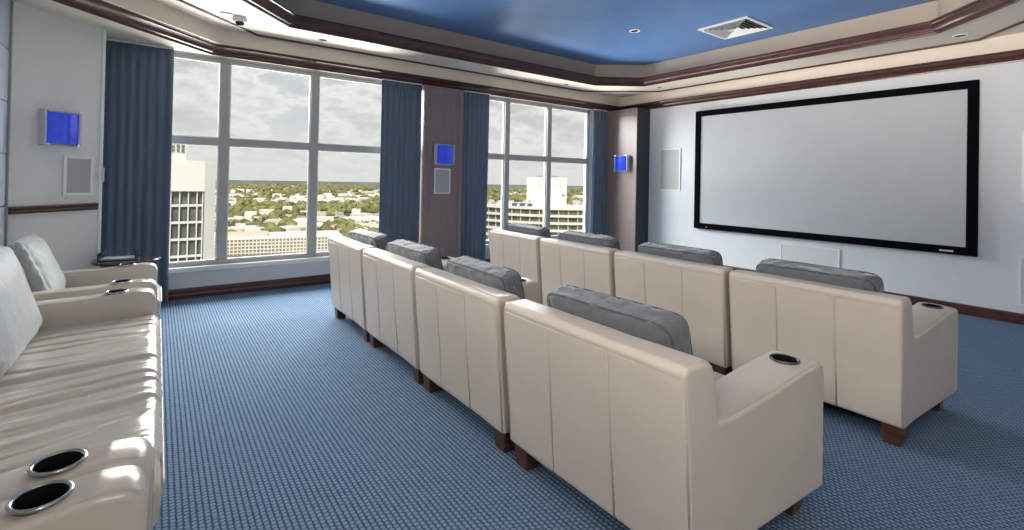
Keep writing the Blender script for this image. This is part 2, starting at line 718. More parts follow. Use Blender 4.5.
def cup(parent, x, y, z, r=0.05, depth=0.07, ring='gunmetal', lip=0.006):
    """steel rim ring and black cup, one sub-part"""
    bm = BM()
    lathe(bm, [(r - 0.004, -depth), (r - 0.004, 0.002), (r + 0.001, 0.005), (r + lip * 0.7, 0.005), (r + lip, 0.001), (r + lip * 0.8, -0.004),
               (r - 0.001, -0.004), (r - 0.001, -depth - 0.002)], 36, (x, y, z), True)
    rim = obj('cup_holder', bm, M[ring], parent, 60)
    rim['label'] = 'steel ringed cup holder' if ring == 'steel' else 'black cup holder'
    rim.data.materials.append(M['dark'])
    for p in rim.data.polygons:
        c = p.center
        if math.hypot(c.x - x, c.y - y) < r - 0.0035 + 0.001 and c.z < z - 0.001:
            p.material_index = 1
    bm = BM()
    lathe(bm, [(0, -depth), (r - 0.006, -depth), (r - 0.006, -depth + 0.004), (0, -depth + 0.004)], 32, (x, y, z))
    # the floor of the cup belongs to the same mesh
    me = rim.data
    b2 = BM()
    b2.from_mesh(me)
    lathe(b2, [(0, -depth + 0.001), (r - 0.004, -depth + 0.001)], 32, (x, y, z))
    for f in b2.faces:
        c = f.calc_center_median()
        if math.hypot(c.x - x, c.y - y) < r - 0.0045 + 0.001:
            f.material_index = 1
    b2.to_mesh(me)
    b2.free()
    bm.free()
    return rim


# ------------------------------------------------------------------ the room
XR, YB = 7.824, 6.94            # screen wall, window wall
XL, YF = -1.05, -1.45           # rear wall behind the sofas, wall on the camera's right
Z_LOW, Z_BAND, Z_SOF, Z_TOP = 2.95, 3.05, 3.24, 3.61

bm = BM()
box(bm, XL - 0.2, XR + 0.2, YF - 0.2, YB + 0.3, -0.12, 0.0)
struct('floor', bm, M['carpet'])

bm = BM()
box(bm, XR, XR + 0.2, YF - 0.2, YB + 0.3, 0.0, 3.7)
struct('wall_right', bm, M['wall'])
bm = BM()
box(bm, XL - 0.2, XR, YF - 0.2, YF, 0.0, 3.7)
struct('wall_front', bm, M['wall'])

# rear wall of square padded panels
bm = BM()
box(bm, XL - 0.2, XL - 0.02, YF, YB + 0.3, 0.0, 3.7)
zs = [0.0, 0.30, 0.745, 1.19, 1.635, 2.08, 2.525, 2.95]
yy = 5.86
while yy > YF:
    y2 = max(yy - 0.9, YF)
    for a, b in zip(zs, zs[1:]):
        box(bm, XL - 0.022, XL, y2 + 0.003, yy - 0.003, a + 0.003, b - 0.003, 0.006, 1)
    yy = y2 - 0.0005
struct('wall_rear', bm, M['panel'])

# diagonal wall on the left, free edge towards the window
DW = 6.87                        # Y - X of its face
ax_, ay_ = XL + 0.02, DW + XL + 0.02
bx_, by_ = -0.475, DW - 0.475
u = Vector((1, 1, 0)).normalized()
nrm = Vector((1, -1, 0)).normalized()


def diag(p, out):                # point on the diagonal wall: p metres along from its left end, out metres into the room
    q = Vector((ax_, ay_, 0)) + u * p + nrm * out
    return q


DL = (Vector((bx_, by_)) - Vector((ax_, ay_))).length
DM = Matrix.Translation((ax_, ay_, 0)) @ Matrix.Rotation(PI / 4, 4, 'Z')   # local x along the wall, -y into the room


def diag_poly(p0, p1, o0, o1):
    return [diag(p, o).xy for p, o in ((p0, o0), (p1, o0), (p1, o1), (p0, o1))]


bm = BM()
prism(bm, diag_poly(0, DL, 0, -0.10), 0, 2.95)
struct('wall_left', bm, M['wall_fabric'])
bm = BM()
prism(bm, diag_poly(DL - 0.012, DL + 0.02, 0.010, -0.11), 0, 2.95)
struct('trim_1', bm, M['white'])
bm = BM()                         # chair rail
prof = [(-0.0, 1.115), (0.022, 1.118), (0.030, 1.135), (0.022, 1.150), (0.034, 1.165), (0.034, 1.18), (0.0, 1.183)]
sweep(bm, [tuple(diag(DL - 0.03, 0).xy), tuple(diag(0.0, 0).xy)], prof, False)
struct('trim_2', bm, M['trim_wood'])

# window wall: solid pieces round two big openings
W1 = (-0.45, 3.36)
W2 = (3.94, 7.12)
WZ0, WZ1 = 0.37, 2.935
bm = BM()
box(bm, XL, XR, YB, YB + 0.16, 0.0, WZ0)
box(bm, XL, XR, YB, YB + 0.16, WZ1, 3.7)
box(bm, XL, W1[0], YB, YB + 0.16, WZ0, WZ1)
box(bm, W1[1], W2[0], YB, YB + 0.16, WZ0, WZ1)
box(bm, W2[1], XR, YB, YB + 0.16, WZ0, WZ1)
struct('wall_back', bm, M['wall'])
bm = BM()
sweep(bm, [(XR, YB), (XL, YB)], [(0, 0.0), (0.05, 0.0), (0.05, 0.045), (0.035, 0.06), (0.035, 0.10), (0.02, 0.12), (0.0, 0.12)], False)
struct('baseboard_back', bm, M['trim_wood'])
bm = BM()
sweep(bm, [(XR, YF), (XR, 6.02)], [(0, 0.0), (0.022, 0.0), (0.022, 0.10), (0.012, 0.118), (0.0, 0.12)], False)
struct('baseboard_right', bm, M['trim_wood'])


def window(n, x0, x1, mulls, label):
    bm = BM()
    fr, dp = 0.055, 0.09
    ya, yb = YB + 0.01, YB + 0.01 + dp
    box(bm, x0, x1, ya, yb, WZ0, WZ0 + 0.05)
    box(bm, x0, x1, ya, yb, WZ1 - 0.04, WZ1)
    box(bm, x0, x0 + fr, ya, yb, WZ0, WZ1)
    box(bm, x1 - fr, x1, ya, yb, WZ0, WZ1)
    root = struct('window_%d' % n, bm, M['frame'])
    root['label'] = label
    for mx in mulls:
        b = BM()
        box(b, mx - 0.052, mx + 0.052, ya - 0.02, yb, WZ0 + 0.05, WZ1 - 0.04, 0.006, 1)
        obj('mullion', b, M['frame'], root)
    b = BM()
    box(b, x0 + fr, x1 - fr, ya - 0.012, yb - 0.01, 1.855, 1.945, 0.006, 1)
    obj('transom', b, M['frame'], root)
    b = BM()
    box(b, x0 - 0.02, x1 + 0.02, YB - 0.07, YB + 0.02, WZ0 - 0.055, WZ0 + 0.005, 0.006, 1)
    obj('sill', b, M['white'], root)
    xs = [x0 + fr] + [v for mx in mulls for v in (mx - 0.05, mx + 0.05)] + [x1 - fr]
    for k in range(0, len(xs), 2):
        for za, zb in ((WZ0 + 0.05, 1.86), (1.94, WZ1 - 0.04)):
            b = BM()
            box(b, xs[k], xs[k + 1], ya + 0.05, ya + 0.058, za, zb)
            g = obj('pane', b, M['glass'], root)
            e = BM()              # slim bead round each pane
            t_ = 0.016
            for q in ((xs[k], xs[k] + t_, za, zb), (xs[k + 1] - t_, xs[k + 1], za, zb), (xs[k] + t_, xs[k + 1] - t_, za, za + t_), (xs[k] + t_, xs[k + 1] - t_, zb - t_, zb)):
                box(e, q[0], q[1], ya + 0.02, ya + 0.048, q[2], q[3])
            obj('glazing_bead', e, M['white'], g)
    return root


window(1, W1[0], W1[1], [-0.41 + 0.0, 0.668, 1.746, 2.83], 'wide window over the rear aisle, six panes visible')
window(2, W2[0], W2[1], [5.04, 6.03], 'narrower window behind the front row of armchairs')

# ------------------------------------------------------------------ ceiling: low soffit, band, cream tray ring, blue field
P0 = [(0.50, 6.80), (-1.05, 5.25), (-1.05, -1.45), (7.824, -1.45), (7.824, 6.80)]          # edge of the low soffit (ccw)
PS = [(0.96, 6.66), (-0.55, 5.15), (-0.55, 1.60), (0.90, 0.10), (7.10, 0.80), (7.70, 1.31), (7.70, 5.74), (6.62, 6.66)]      # wooden bead
PB = [(0.62, 6.69), (-0.70, 5.37), (-0.70, 1.50), (0.80, 0.0), (7.74, 0.0), (7.74, 6.69)]                                   # upright beige band
PI_ = [(1.215, 6.055), (0.32, 5.07), (0.32, 1.78), (1.215, 0.82), (6.38, 0.82), (7.07, 1.545), (7.09, 5.585), (6.37, 6.115)]
OUT = [(XL - 0.2, YF - 0.2), (XR + 0.2, YF - 0.2), (XR + 0.2, YB + 0.3), (XL - 0.2, YB + 0.3)]
bm = BM()
prism(bm, [(-1.05, 5.25), (0.50, 6.80), (XR, 6.80), (XR, YB), (XL, YB)], Z_LOW, 3.7)
ce = struct('ceiling', bm, M['cream'])
b = BM()
ring_prism(b, OUT, PB, Z_BAND, 3.7)
obj('outer_band', b, M['beige'], ce)
b = BM()
prism(b, [(0.61, 6.685), (-0.69, 5.375), (-0.69, 5.0), (-0.548, 5.15), (0.962, 6.66), (1.0, 6.685)], Z_SOF - 0.003, Z_SOF + 0.02)
obj('corner_band', b, M['beige'], ce)
b = BM()
ring_prism(b, [(-0.72, -0.02), (7.76, -0.02), (7.76, 6.71), (-0.72, 6.71)], PI_, Z_SOF, 3.7)
obj('tray_soffit', b, M['cream'], ce)
b = BM()
sweep(b, PI_, [(0.0, Z_SOF + 0.001), (0.0, Z_TOP + 0.02), (-0.01, Z_TOP + 0.02), (-0.01, Z_SOF + 0.001)])
obj('tray_fascia', b, M['beige'], ce)
b = BM()
prism(b, [(0.2, 0.7), (7.2, 0.7), (7.2, 6.2), (0.2, 6.2)], Z_TOP, 3.7)
obj('ceiling_field', b, M['blue_ceiling'], ce)
bm = BM()
box(bm, XL - 0.2, XR + 0.2, YF - 0.2, YB + 0.3, 3.7, 3.8)
struct('roof_slab', bm, M['wall'])['kind'] = 'structure'

# mouldings (paths run clockwise or counter-clockwise so that "left" is the room)
crown = [(0.0, 2.935), (0.012, 2.935), (0.014, 2.955), (0.040, 2.965), (0.046, 2.985), (0.075, 3.008), (0.105, 3.022), (0.112, 3.04), (0.125, 3.043), (0.125, 3.052), (0.0, 3.052)]
bm = BM()
sweep(bm, [(7.824, -1.45), (7.824, 6.80), (0.50, 6.80), (-1.05, 5.25), (-1.05, -1.45)], crown, False)
struct('trim_3', bm, M['trim_wood'], None, 40)
bead = [(-0.012, Z_SOF + 0.001), (-0.012, Z_SOF - 0.016), (0.004, Z_SOF - 0.022), (0.016, Z_SOF - 0.014), (0.020, Z_SOF + 0.001)]
PSl = PS
bm = BM()
sweep(bm, PSl, bead)
struct('trim_4', bm, M['trim_wood'])
crown2 = [(o * 1.07, Z_SOF + (z - 3.12) * 1.07) for o, z in ((0.0, 3.108), (0.018, 3.108), (0.020, 3.128), (0.038, 3.136), (0.042, 3.156), (0.066, 3.185), (0.086, 3.20), (0.090, 3.216), (0.104, 3.22), (0.104, 3.236), (0.0, 3.242))]
bm = BM()
sweep(bm, PI_, crown2)
struct('trim_5', bm, M['trim_wood'], None, 40)


# ------------------------------------------------------------------ pillars cased in mahogany
def pillar(name, label, x0, x1, y0, y1, faces):
    t = thing(name, label, 'pillar', ((x0 + x1) / 2, (y0 + y1) / 2, 0))
    cx, cy = (x0 + x1) / 2, (y0 + y1) / 2
    b = BM()
    box(b, x0 - cx, x1 - cx, y0 - cy, y1 - cy, 0.0, 2.936, 0.004, 1)
    obj('casing', b, M['pillar_wood'], t)
    b = BM()
    box(b, x0 - cx - 0.012, x1 - cx, y0 - cy - 0.012, y1 - cy, 0.0, 0.12, 0.004, 1)
    obj('plinth', b, M['trim_wood'], t)
    fw_ = 0.075
    for f in faces:
        b = BM()                  # raised stile-and-rail frame round a flat panel
        if f == 'y':
            a0, a1 = x0 - cx, x1 - cx
            q = lambda u0, u1, za, zb: box(b, u0, u1, y0 - cy - 0.014, y0 - cy + 0.002, za, zb, 0.003, 1)
        else:
            a0, a1 = y0 - cy, y1 - cy
            q = lambda u0, u1, za, zb: box(b, x0 - cx - 0.014, x0 - cx + 0.002, u0, u1, za, zb, 0.003, 1)
        q(a0, a0 + fw_, 0.12, 2.93)
        q(a1 - fw_, a1, 0.12, 2.93)
        q(a0 + fw_, a1 - fw_, 2.80, 2.93)
        q(a0 + fw_, a1 - fw_, 0.12, 0.26)
        obj('panel_frame', b, M['pillar_wood'], t)
    return t


pillar('pillar', 'mahogany panelled pillar between the two windows with a small white speaker', 3.30, 3.985, 6.72, 6.94, 'y')
pr_ = pillar('pillar', 'mahogany pillar in the corner beside the projection screen wall', 7.46, 7.824, 6.02, 6.93, 'x')
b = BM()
box(b, -0.182, 0.182, -0.467, -0.455, 0.121, 2.93, 0.003, 1)  # thin near-black sheet added over the pillar's side face
obj('side_sheet', b, M['dark_side'], pr_)['label'] = 'near-black side face'


# ------------------------------------------------------------------ curtains
def curtain(label, x0, x1, yc, folds, amp, seed, xb=0.0, zt=2.93):
    t = thing('curtain', label, 'curtain', ((x0 + x1) / 2, yc, 0), 0, 'blue window curtains')
    rnd = random.Random(seed)
    ph = [rnd.uniform(0, 6) for _ in range(4)]
    b = BM()
    n = max(60, folds * 14)
    hw = (x1 - x0) / 2
    levels = frange(0.015, zt, 16)
    rings = []
    for z in levels:
        k = z / zt
        front, back = [], []
        for i in range(n + 1):
            s = i / n
            x = -hw + 2 * hw * s + xb * (1 - k) ** 2 * (s - 0.5)
            a = amp * (0.55 + 0.45 * (1 - k)) * (0.7 + 0.3 * math.sin(3 * s + ph[2]))
            wv = math.sin(2 * PI * folds * s + ph[0] + 0.5 * math.sin(5 * s + ph[1]) + 0.25 * (1 - k) * math.sin(9 * s + ph[3]))
            wv = math.copysign(abs(wv) ** 0.8, wv)
            y = a * wv
            front.append((x, y - 0.003, z))
            back.append((x, y + 0.003, z))
        rings.append([b.verts.new(p) for p in front + back[::-1]])
    m_ = len(rings[0])
    for A, B in zip(rings, rings[1:]):
        for i in range(m_):
            q = (i + 1) % m_
            b.faces.new((A[i], A[q], B[q], B[i]))
    b.faces.new(rings[0])
    b.faces.new(rings[-1])
    obj('drape', b, M['curtain'], t, True)
    b = BM()
    box(b, -hw, hw, -0.025, 0.025, zt, zt + 0.015, 0.004, 1)
    obj('heading_rail', b, M['white'], t)
    return t


curtain('dark blue curtain hanging by the grey fabric wall on the left', -0.49, 0.13, 6.80, 7, 0.018, 1)
curtain('dark blue curtain on the left side of the pillar between the windows', 2.64, 3.285, 6.80, 7, 0.018, 2, 0.0)
curtain('dark blue curtain on the right side of the pillar between the windows', 4.00, 4.55, 6.80, 6, 0.020, 3, -0.05)
curtain('narrow dark blue curtain beside the corner pillar by the screen', 7.06, 7.44, 6.78, 4, 0.03, 4, 0.10)


# ------------------------------------------------------------------ wall sconces and speakers (local: x across, -y out of the wall)
def sconce(label, loc, rotz, wd=0.32):
    t = thing('wall_sconce', label, 'wall lamp', loc, rotz, 'cobalt glass wall sconces')
    h = wd / 2
    b = BM()
    box(b, -h, h, -0.014, -0.002, -h, h, 0.003, 1)
    obj('back_plate', b, M['frosted'], t)['label'] = 'clear acrylic back plate'
    b = BM()
    box(b, -h * 0.55, h * 0.55, -0.06, -0.014, -h * 0.75, h * 0.75, 0.004, 1)
    obj('lamp_box', b, M['silver'], t)
    b = BM()                      # bowed cobalt glass front
    pr = []
    for k in range(13):
        a = (k / 12 - 0.5)
        pr.append((a * 2 * h * 0.84, -0.062 - 0.026 * math.cos(a * PI)))
    pr2 = [(x, y + 0.008) for x, y in pr[::-1]]
    poly = pr + pr2
    prism(b, poly, -h * 0.86, h * 0.86)
    obj('glass_shade', b, M['blue_glass'], t, 40)['label'] = 'cobalt blue glass shade'
    for sx in (-1, 1):
        b = BM()
        box(b, sx * h * 0.93 - 0.008, sx * h * 0.93 + 0.008, -0.075, -0.014, -h * 0.95, h * 0.95, 0.002, 1)
        obj('side_bracket', b, M['frosted'], t)
    for sx in (-1, 1):
        for sz in (-1, 1):
            b = BM()
            cyl(b, (sx * h * 0.80, -0.014, sz * h * 0.92), (sx * h * 0.80, -0.082, sz * h * 0.92), 0.010, n=14)
            obj('standoff', b, M['chrome'], t, 40)
    return t


sd = diag(0.36, 0.0)
sconce('cobalt blue glass wall sconce on the grey fabric wall at left', (*diag(0.372, 0.002).xy, 1.895), PI / 4, 0.33)
sconce('cobalt blue glass wall sconce on the pillar between the windows', (3.63, 6.702, 1.87), 0, 0.33)
sconce('cobalt blue glass wall sconce on the corner pillar by the screen', (7.442, 6.345, 1.86), -PI / 2, 0.33)


# unseen fill lamps added behind the camera, in the form of the sconces
for lb, p, rz, pw in (('added fill lamp in cobalt sconce form on the wall to the right of the camera', (0.2, YF + 0.002, 2.0), PI, 48),
                      ('added fill lamp in cobalt sconce form on the panelled rear wall behind the camera', (XL + 0.002, 0.0, 2.1), PI / 2, 75),
                      ('added fill lamp in cobalt sconce form on the panelled rear wall above the near end of the sofa', (XL + 0.002, 1.7, 2.1), PI / 2, 75),
                      ('added fill lamp in cobalt sconce form on the panelled rear wall above the far end of the sofa', (XL + 0.002, 3.4, 2.1), PI / 2, 75)):
    t = sconce(lb, p, rz)
    li = bpy.data.lights.new('fill_glow', 'SPOT' if pw > 50 else 'POINT')
    li.energy = pw
    li.color = (1.0, 0.93, 0.83)
    li.shadow_soft_size = 0.25
    lo = bpy.data.objects.new('fill_glow', li)
    COL.objects.link(lo)
    lo.parent = t
    lo.location = (0, -0.12, 0.05)
    if pw > 50:                   # wide fill beam aimed out into the room
        li.spot_size = math.radians(128)
        li.spot_blend = 1.0
        lo.rotation_euler = (-PI / 2, 0, 0)
        lu = bpy.data.lights.new('fill_uplight', 'SPOT')  # added narrow fill beam up at the ceiling and screen wall
        lu.energy = 430
        lu.color = (1.0, 0.93, 0.83)
        lu.shadow_soft_size = 0.2
        lu.spot_size = math.radians(52)
        lu.spot_blend = 1.0
        luo = bpy.data.objects.new('fill_uplight', lu)
        COL.objects.link(luo)
        luo.parent = t
        luo.location = (0, -0.12, 0.12)
        luo.rotation_euler = (-PI / 2 - math.radians(15), 0, 0)


def speaker(label, loc, rotz, wd, ht, grille, fr=0.028):
    t = thing('wall_speaker', label, 'speaker', loc, rotz, 'flush in-wall speakers')
    b = BM()
    x, z = wd / 2, ht / 2
    for q in ((-x, -x + fr, -z, z), (x - fr, x, -z, z), (-x + fr, x - fr, -z, -z + fr), (-x + fr, x - fr, z - fr, z)):
        box(b, q[0], q[1], -0.014, -0.001, q[2], q[3], 0.002, 1)
    obj('frame', b, M['white'], t)
    b = BM()
    box(b, -x + fr, x - fr, -0.009, -0.001, -z + fr, z - fr)
    obj('grille', b, grille, t)
    return t


speaker('white framed speaker below the sconce on the grey fabric wall', (*diag(0.57, 0.001).xy, 1.455), PI / 4, 0.285, 0.39, M['grille'], 0.03)
speaker('small white framed speaker below the sconce on the pillar between the windows', (3.62, 6.705, 1.455), 0, 0.285, 0.40, M['grille'], 0.02)
speaker('tall white framed speaker left of the projection screen', (XR - 0.001, 5.535, 1.745), -PI / 2, 0.46, 0.80, M['grille'])
speaker('tall white framed speaker at the right edge, upper of two', (XR - 0.001, 0.75, 1.757), -PI / 2, 0.46, 0.80, M['grille'])
speaker('white framed speaker at the right edge, lower of two', (XR - 0.001, 0.72, 0.49), -PI / 2, 0.55, 0.57, M['white_grille'])
speaker('wide white speaker on the wall below the projection screen', (XR - 0.001, 3.13, 0.42), -PI / 2, 0.80, 0.36, M['white_grille'], 0.02)

# hinge bracket on the white edge of the diagonal wall
t = thing('wall_bracket', 'small white bracket on the white edge of the grey fabric wall', 'bracket', (*diag(DL - 0.005, 0.012).xy, 1.47), PI / 4)
b = BM()
box(b, -0.022, 0.022, -0.008, 0.0, -0.075, 0.075, 0.002, 1)
obj('plate', b, M['white'], t)
b = BM()
cyl(b, (0.018, -0.012, -0.07), (0.018, -0.012, 0.07), 0.011, n=14)
obj('barrel', b, M['silver'], t, 40)

# ------------------------------------------------------------------ projection screen
t = thing('projection_screen', 'wide grey projection screen in a black frame on the wall', 'screen', (XR, 3.152, 1.741))
SW, SH, SF, SD = 3.655, 2.076, 0.098, 0.07
b = BM()
y0, y1, z0, z1 = -SW / 2, SW / 2, -SH / 2, SH / 2
pro = [(0.0, -0.002), (SF, -0.002), (SF, -SD * 0.62), (SF - 0.02, -SD), (0.006, -SD), (0.0, -SD + 0.006)]
rings = []
for sy, sz in ((-1, -1), (1, -1), (1, 1), (-1, 1)):
    rings.append([b.verts.new((dx, sy * (SW / 2 - o), sz * (SH / 2 - o))) for o, dx in pro])
for i in range(4):
    A, B = rings[i], rings[(i + 1) % 4]
    for k in range(len(pro)):
        q = (k + 1) % len(pro)
        b.faces.new((A[k], A[q], B[q], B[k]))
obj('frame', b, M['black'], t)
b = BM()
box(b, -SD * 0.6, -0.004, y0 + SF - 0.002, y1 - SF + 0.002, z0 + SF - 0.002, z1 - SF + 0.002)
obj('screen_fabric', b, M['screen'], t)
bg_ = BM()                       # little silver maker's plate, lower right
for k, (a, w_) in enumerate(((0, .020), (.026, .012), (.042, .010), (.056, .014), (.074, .010), (.088, .014), (.106, .020))):
    box(bg_, -SD - 0.003, -SD + 0.001, -1.50 - a - w_, -1.50 - a, z0 + 0.028, z0 + 0.050)
obj('badge', bg_, M['silver'], t)['label'] = 'tiny silver badge'
bg_ = BM()
box(bg_, -SD - 0.003, -SD + 0.001, 1.57, 1.60, z0 + 0.028, z0 + 0.044)
obj('badge', bg_, M['silver'], t)['label'] = 'tiny silver badge'


# ------------------------------------------------------------------ ceiling fittings
def downlight(label, x, y, z, energy, lit=True):
    t = thing('downlight', label, 'ceiling light', (x, y, z), 0, 'recessed ceiling downlights')
    b = BM()
    lathe(b, [(0.075, 0.0), (0.075, -0.006), (0.060, -0.009), (0.052, -0.004), (0.048, 0.0)], 28, closed=True)
    obj('trim_ring', b, M['white'], t, 40)
    b = BM()
    lathe(b, [(0.0, -0.001), (0.05, -0.001), (0.05, -0.002), (0.0, -0.002)], 24)
    obj('baffle', b, M['dark'], t)
    if energy:
        li = bpy.data.lights.new('downlight_beam', 'SPOT')
        li.energy = energy
        li.color = (1.0, 0.88, 0.72)
        li.spot_size = math.radians(168)
        li.spot_blend = 0.4
        li.shadow_soft_size = 0.12
        lo = bpy.data.objects.new('downlight_beam', li)
        COL.objects.link(lo)
        lo.parent = t
        lo.location = (0, 0, -0.03)
    return t


downlight('recessed downlight in the cream soffit above the left window', 1.675, 6.36, Z_SOF, 0)
downlight('recessed downlight in the cream soffit above the right window', 5.96, 6.42, Z_SOF, 0)
downlight('recessed downlight in the cream soffit at the corner near the screen', 7.41, 5.50, Z_SOF, 0)
downlight('recessed downlight in the cream soffit at the right edge of the photo', 7.38, 1.41, Z_SOF, 0)
downlight('recessed downlight in the blue ceiling', 5.36, 4.40, Z_TOP, 0)
t = thing('dome_camera', 'white dome camera with dark lens under the cream soffit', 'camera', (0.709, 6.08, Z_SOF))
b = BM()
lathe(b, [(0.0, 0.0), (0.075, 0.0), (0.075, -0.03), (0.062, -0.05), (0.0, -0.05)], 28)
obj('housing', b, M['white'], t, 40)
b = BM()
lathe(b, [(0.048, -0.048)] + [(0.046 * math.cos(k * PI / 12), -0.05 - 0.046 * math.sin(k * PI / 12)) for k in range(7)], 24)
obj('dome', b, M['lens'], t, True)
t = thing('smoke_detector', 'flat white smoke detector next to the dome camera', 'smoke detector', (0.575, 6.025, Z_SOF))
b = BM()
lathe(b, [(0.0, 0.0), (0.065, 0.0), (0.065, -0.012), (0.05, -0.02), (0.0, -0.021)], 28)
obj('body', b, M['white'], t, 40)
b = BM()
lathe(b, [(0.018, -0.02), (0.018, -0.026), (0.0, -0.027)], 18)
obj('sensor_cap', b, M['white'], t, 40)

# square four-way air diffuser
t = thing('air_diffuser', 'square white four-way air diffuser in the blue ceiling', 'air vent', (6.30, 3.47, Z_TOP))
h = 0.345
b = BM()
sq = lambda s: [(-s, -s), (s, -s), (s, s), (-s, s)]
ring_prism(b, sq(h), sq(h - 0.05), -0.014, -0.0005)
obj('frame', b, M['white'], t)
b = BM()
prism(b, sq(h - 0.05), -0.0035, -0.0005)
obj('duct', b, M['void'], t)
for k in range(5):
    o_ = h - 0.055 - k * 0.052
    i_ = o_ - 0.034
    b = BM()
    lo = [b.verts.new((x, y, -0.004)) for x, y in sq(i_ if k < 4 else 0.012)]
    hi = [b.verts.new((x, y, -0.026)) for x, y in sq(o_)]
    lo2 = [b.verts.new((x, y, -0.0065)) for x, y in sq(i_ if k < 4 else 0.012)]
    hi2 = [b.verts.new((x, y, -0.0285)) for x, y in sq(o_)]
    for i in range(4):
        q = (i + 1) % 4
        b.faces.new((lo[i], lo[q], hi[q], hi[i]))
        b.faces.new((lo2[i], lo2[q], hi2[q], hi2[i]))
        b.faces.new((hi[i], hi[q], hi2[q], hi2[i]))
        b.faces.new((lo[i], lo[q], lo2[q], lo2[i]))
    obj('louver', b, M['white'], t)
# flush slot grille over the window side
t = thing('air_grille', 'flush pale air grille in the cream soffit between the windows', 'air vent', (3.80, 6.36, Z_SOF))
b = BM()
ring_prism(b, [(-.20, -.13), (.20, -.13), (.20, .13), (-.20, .13)], [(-.18, -.11), (.18, -.11), (.18, .11), (-.18, .11)], -0.008, -0.0005)
obj('frame', b, M['white'], t)
b = BM()
for k in range(11):
    yk = -0.105 + k * 0.021
    box(b, -0.18, 0.18, yk - 0.007, yk + 0.007, -0.006, -0.0005)
obj('slats', b, M['white'], t)


# ------------------------------------------------------------------ theatre armchairs (local: x forward, y across, origin under the rear centre)
CW = 1.05


def seam_disp(seams, depth=0.004, puff=0.0015):
    def f(x, y, z, nx, nz):
        if nx > 0.35 and nz < 0.6:
            return 0.0
        d_ = min(abs(y - s) for s in seams)
        zf = max(0.0, min(1.0, (0.812 - z) / 0.01))
        g = -depth * math.exp(-(d_ / 0.005) ** 2) * zf
        if nx < -0.5:
            g -= 0.0035 * math.exp(-((z - 0.812) / 0.006) ** 2)
        pf = puff * min(1.0, d_ / 0.11) ** 0.6
        wb = 0.004 * noise.noise(Vector((y * 4, z * 3, 1.7)))
        return (g + pf + wb) * (1.0 if (nx < -0.2 or nz > 0.3) else 0.3)
    return f


def seam_ys(y0, y1, seams):
    ys = set(frange(y0, y1, 26))
    for s in seams:
        ys |= {s, s - 0.003, s + 0.003, s - 0.007, s + 0.007, s - 0.013, s + 0.013, s - 0.024, s + 0.024}
    return sorted(ys)


def arm_profile(pts, rad):
    return dense(fillet(pts, rad, 6), 0.04)


def pillow_mesh(w_, h_, t_, p=4.5, seed=0, wr=0.008, n=22, puff=0.25):
    """box cushion in local x = thickness, y = width, z = height (centred)"""
    bm = BM()
    bmesh.ops.create_cube(bm, size=2.0)
    bmesh.ops.subdivide_edges(bm, edges=bm.edges[:], cuts=n, use_grid_fill=True)
    for v in bm.verts:
        c = v.co
        c2 = Vector([math.copysign(math.sin(abs(q) * PI / 2) if abs(q) < 1 else 1.0, q) for q in c])
        c2 = c * 0.45 + c2 * 0.55
        s = (abs(c2.x) ** p + abs(c2.y) ** p + abs(c2.z) ** p) ** (1 / p)
        q = c2 / s
        edge = max(abs(q.y), abs(q.z))
        bulge = 1.0 - puff * edge ** 3
        rim = math.exp(-((edge - 0.93) / 0.12) ** 2)
        k = noise.noise(Vector((q.y * 9 + seed, q.z * 9, seed * 1.3))) * wr * (0.4 + rim)
        # gathers that run across the boxing
        gat = 0.0
        if abs(q.z) > 0.75:
            gat = wr * 0.9 * noise.noise(Vector((q.y * 26 + seed * 3, q.x * 1.2, seed)))
        elif abs(q.y) > 0.75:
            gat = wr * 0.5 * noise.noise(Vector((q.z * 18 + seed * 3, q.x * 1.2, seed + 5)))
        v.co = Vector((q.x * t_ / 2 * bulge + k * (1 if q.x > 0 else -1),
                       q.y * (w_ / 2 + gat),
                       q.z * (h_ / 2 + gat)))
    return bm


def outline(w_, h_, x, p=4.5, n=72, k=1.0):
    pts = []
    for i in range(n):
        a = 2 * PI * i / n
        c, s = math.cos(a), math.sin(a)
        r = (abs(c) ** p + abs(s) ** p) ** (-1 / p)
        pts.append((x, c * r * w_ / 2 * k, s * r * h_ / 2 * k))
    return pts


def leg_mesh(x, y, top, h, r=0.045):
    bm = BM()
    vs = box(bm, x - r, x + r, y - r, y + r, 0.0, h, 0.004, 1)
    for v in vs:
        if v.co.z < h * 0.5:
            v.co.x = x + (v.co.x - x) * 0.8
            v.co.y = y + (v.co.y - y) * 0.8
    return bm


